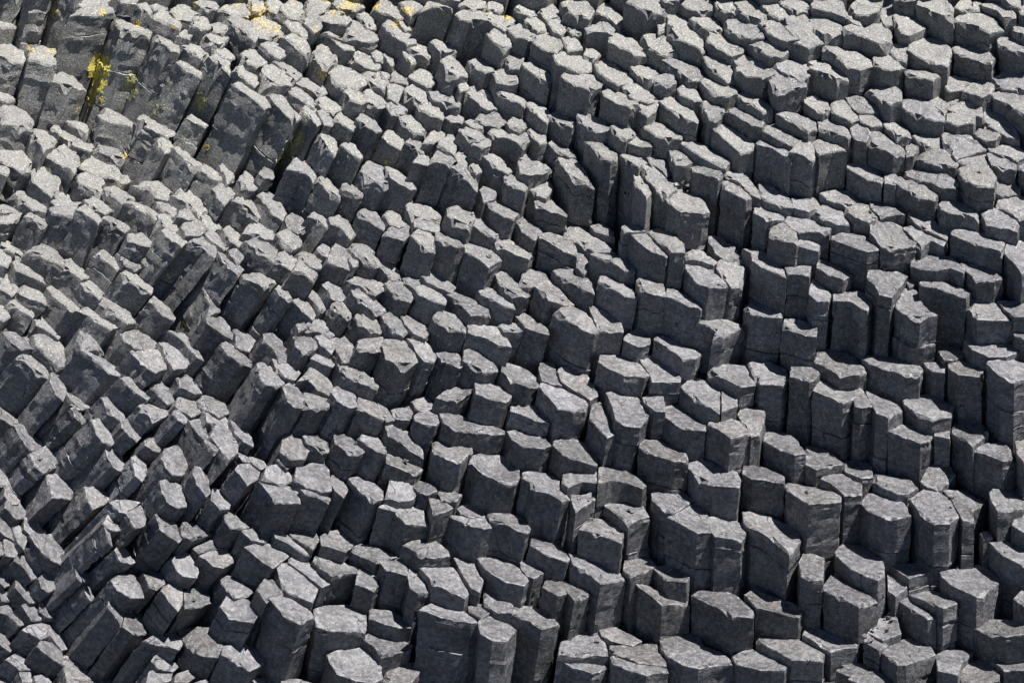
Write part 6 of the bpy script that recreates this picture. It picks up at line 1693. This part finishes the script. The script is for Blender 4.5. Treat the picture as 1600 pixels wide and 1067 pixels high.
# ------------------------------------------------------------------ lichen crusts growing on single columns
TREES = {}
def tree(i):
    if i not in TREES:
        q = built[i]; TREES[i] = BVHTree.FromPolygons([tuple(v) for v in (q['V'] @ q['M'][:3, :3].T + q['M'][:3, 3])], q['F'])
    return TREES[i]
def crust(name, mat, spot, n, spread, grain, label=None, seed=1):
    """Grains of crusty lichen scattered over the face of the column they grow on: spot = outline on the photo."""
    rg = random.Random(seed); org = Vector(CAMP); P = np.array(spot, float)
    cand = sorted(range(N_TRACED), key=lambda i: np.hypot(*(built[i]['c'] - P.mean(0))))[:14]
    def hit(px, py):
        d = Vector(ray(px, py)).normalized(); best = None
        for i in cand:
            h = tree(i).ray_cast(org, d)
            if h[0] is not None and (best is None or h[3] < best[0]): best = (h[3], i, h[0], h[1])
        return best
    got = {}
    for _ in range(n):
        if len(P) > 2:
            k = rg.randrange(1, len(P) - 1); a, b = rg.random(), rg.random()
            if a + b > 1: a, b = 1 - a, 1 - b
            p = P[0] + a * (P[k] - P[0]) + b * (P[k + 1] - P[0])
        else: p = P[0]
        h = hit(p[0] + rg.gauss(0, spread), p[1] + rg.gauss(0, spread))
        if h: got.setdefault(h[1], []).append((h[2], h[3]))
    for i, hits in got.items():
        if len(hits) < max(3, n * .15): continue
        host = things[i] if i < N_SINGLE else rest
        V, F = [], []; inv = host.matrix_world.inverted()
        for pos, nrm in hits:
            if nrm.dot(Vector(-FWD)) < 0: nrm = -nrm
            t1 = nrm.orthogonal().normalized(); t2 = nrm.cross(t1); r = grain * rg.uniform(.5, 1.5); k = rg.randint(5, 8); o = len(V); a0 = rg.random() * 6
            for j in range(k):
                a = a0 + j * 2 * math.pi / k; rr = r * rg.uniform(.65, 1.25)
                V.append(pos + (t1 * math.cos(a) + t2 * math.sin(a)) * rr - nrm * .004)
            for j in range(k):
                a = a0 + j * 2 * math.pi / k; rr = r * rg.uniform(.4, .8)
                V.append(pos + (t1 * math.cos(a) + t2 * math.sin(a)) * rr + nrm * rg.uniform(.0006, .002))
            V.append(pos + nrm * rg.uniform(.001, .003)); c = len(V) - 1
            for j in range(k):
                F.append((o + j, o + (j + 1) % k, o + k + (j + 1) % k, o + k + j)); F.append((o + k + j, o + k + (j + 1) % k, c))
        me = bpy.data.meshes.new(name); me.from_pydata([tuple(inv @ v) for v in V], [], F); me.materials.append(mat)
        ob = bpy.data.objects.new(name, me); COL.objects.link(ob); ob.parent = host
        if label: ob['label'] = label
YL = 'bright yellow lichen crust'
crust('lichen_patch', M_YEL, [(153, 83), (170, 92), (172, 112), (164, 130), (155, 146), (146, 140), (140, 118), (142, 100)], 480, 1.6, .019, YL, 1)
crust('lichen_patch', M_YEL, [(140, 140), (152, 142), (146, 160), (138, 168)], 150, 2.0, .016, YL, 2)
crust('lichen_patch', M_YEL, [(125, 176)], 16, 3.2, .013, YL, 3)
crust('lichen_patch', M_YEL, [(160, 158)], 14, 3.0, .012, YL, 4)
crust('lichen_patch', M_OLV, [(205, 112), (212, 128), (213, 150), (205, 160), (194, 150), (193, 138)], 170, 1.6, .014, 'dull olive lichen crust', 5)
crust('lichen_patch', M_OLV, [(186, 162), (192, 165), (188, 182), (182, 172)], 30, 2, .012, 'dull olive lichen crust', 6)
crust('lichen_patch', M_OLV, [(247, 160), (251, 166), (247, 177), (240, 180)], 26, 1.6, .012, 'dull olive lichen crust', 7)
crust('lichen_patch', M_OLV, [(311, 145), (318, 158), (317, 175), (305, 165)], 100, 2, .013, 'dull olive lichen crust', 8)
crust('lichen_patch', M_YEL, [(321, 228)], 26, 3.4, .012, YL, 9)
crust('lichen_patch', M_OLV, [(470, 205), (475, 216), (448, 258), (430, 265), (432, 246)], 240, 2.4, .014, 'dull olive lichen crust', 10)
crust('lichen_patch', M_YEL, [(289, 507)], 16, 3, .010, YL, 11)
crust('lichen_patch', M_YEL, [(264, 431)], 9, 2, .010, YL, 12)
OL = 'orange lichen crust'
for q, (x, y, n, sp) in enumerate([(410, 28, 60, 9), (395, 27, 24, 4), (430, 48, 24, 6), (372, 3, 26, 6), (541, 14, 40, 5), (553, 3, 26, 5), (585, 4, 26, 5), (575, 17, 24, 4), (637, 17, 22, 4), (82, 22, 20, 4), (215, 37, 10, 3), (299, 5, 10, 3), (160, 20, 14, 3), (80, 80, 12, 3), (503, 118, 22, 5), (214, 39, 10, 2), (195, 243, 8, 2.5), (606, 253, 10, 3), (270, 43, 8, 2), (50, 78, 16, 4)]):
    crust('lichen_patch', M_ORG, [(x, y)], int(n * 1.8), sp * 1.15, .013, OL, 30 + q)

rr = random.Random(77)
for q in range(16): crust('lichen_patch', M_ORG, [(rr.uniform(370, 800), rr.uniform(0, 50) * rr.random())], rr.randint(10, 40), rr.uniform(2.5, 6), .012, OL, 80 + q)

# ------------------------------------------------------------------ loose chips lodged on ledges and in the hollows
def chips():
    rg = np.random.default_rng(9); org = Vector(CAMP); V, F = [], []; off, tone, lich = [], [], []
    cs = np.array([q['c'] for q in built[:N_TRACED]])
    spots = [(760, 250, 90, 60), (1050, 320, 60, 40), (660, 640, 60, 40), (1380, 985, 30, 20), (1450, 830, 60, 40), (300, 640, 70, 60), (500, 60, 160, 50), (900, 990, 80, 40), (880, 790, 40, 20)]
    n = 0
    while n < 230:
        if rg.random() < .6:
            a = spots[rg.integers(len(spots))]; px, py = rg.normal(a[0], a[2]), rg.normal(a[1], a[3])
        else: px, py = rg.uniform(0, 1600), rg.uniform(0, 1067)
        d = Vector(ray(px, py)).normalized(); best = None
        for i in np.argsort(np.hypot(cs[:, 0] - px, cs[:, 1] - py))[:10]:
            h = tree(int(i)).ray_cast(org, d)
            if h[0] is not None and (best is None or h[3] < best[0]): best = (h[3], h[0], h[1], int(i))
        n += 1
        if best is None or best[2].z < .75: continue
        r = rg.uniform(.012, .045); m = 9; o = len(V)
        P = rg.normal(size=(m, 3)); P /= np.linalg.norm(P, axis=1)[:, None]; P *= r * rg.uniform(.7, 1.2, (m, 1)) * np.array([1, .8, .6])
        bm = bmesh.new()
        for p in P: bm.verts.new(p)
        hull = bmesh.ops.convex_hull(bm, input=bm.verts)
        bm.verts.index_update()
        vs = [v for v in bm.verts if v.link_faces]; ix = {v: k for k, v in enumerate(vs)}
        rot = Matrix.Rotation(rg.uniform(0, 6.28), 3, 'Z')
        X = [rot @ v.co for v in vs]; low = min(x.z for x in X)
        V += [tuple(best[1] + x + Vector((0, 0, -low - r * .15))) for x in X]
        F += [tuple(o + ix[v] for v in f.verts) for f in bm.faces]
        k = len(vs); bm.free(); oo = rg.uniform(-9, 9, 3); off += [oo + np.array(x) for x in X]; tone += [rg.random()] * k; lich += [built[best[3]]['lich']] * k
    me = bpy.data.meshes.new('rock_chips'); me.from_pydata(V, [], F)
    a = me.attributes.new('stone', 'FLOAT_VECTOR', 'POINT'); a.data.foreach_set('vector', np.array(off, 'f').ravel())
    for nm, dd in (('tone', tone), ('lichen', lich), ('wear', [0.2] * len(V))):
        a = me.attributes.new(nm, 'FLOAT', 'POINT'); a.data.foreach_set('value', np.array(dd, 'f'))
    me.materials.append(M_ROCK)
    o = bpy.data.objects.new('rock_chips', me); COL.objects.link(o); o['kind'] = 'stuff'; o['label'] = 'loose grey rock chips lodged on the ledges between columns'
chips()
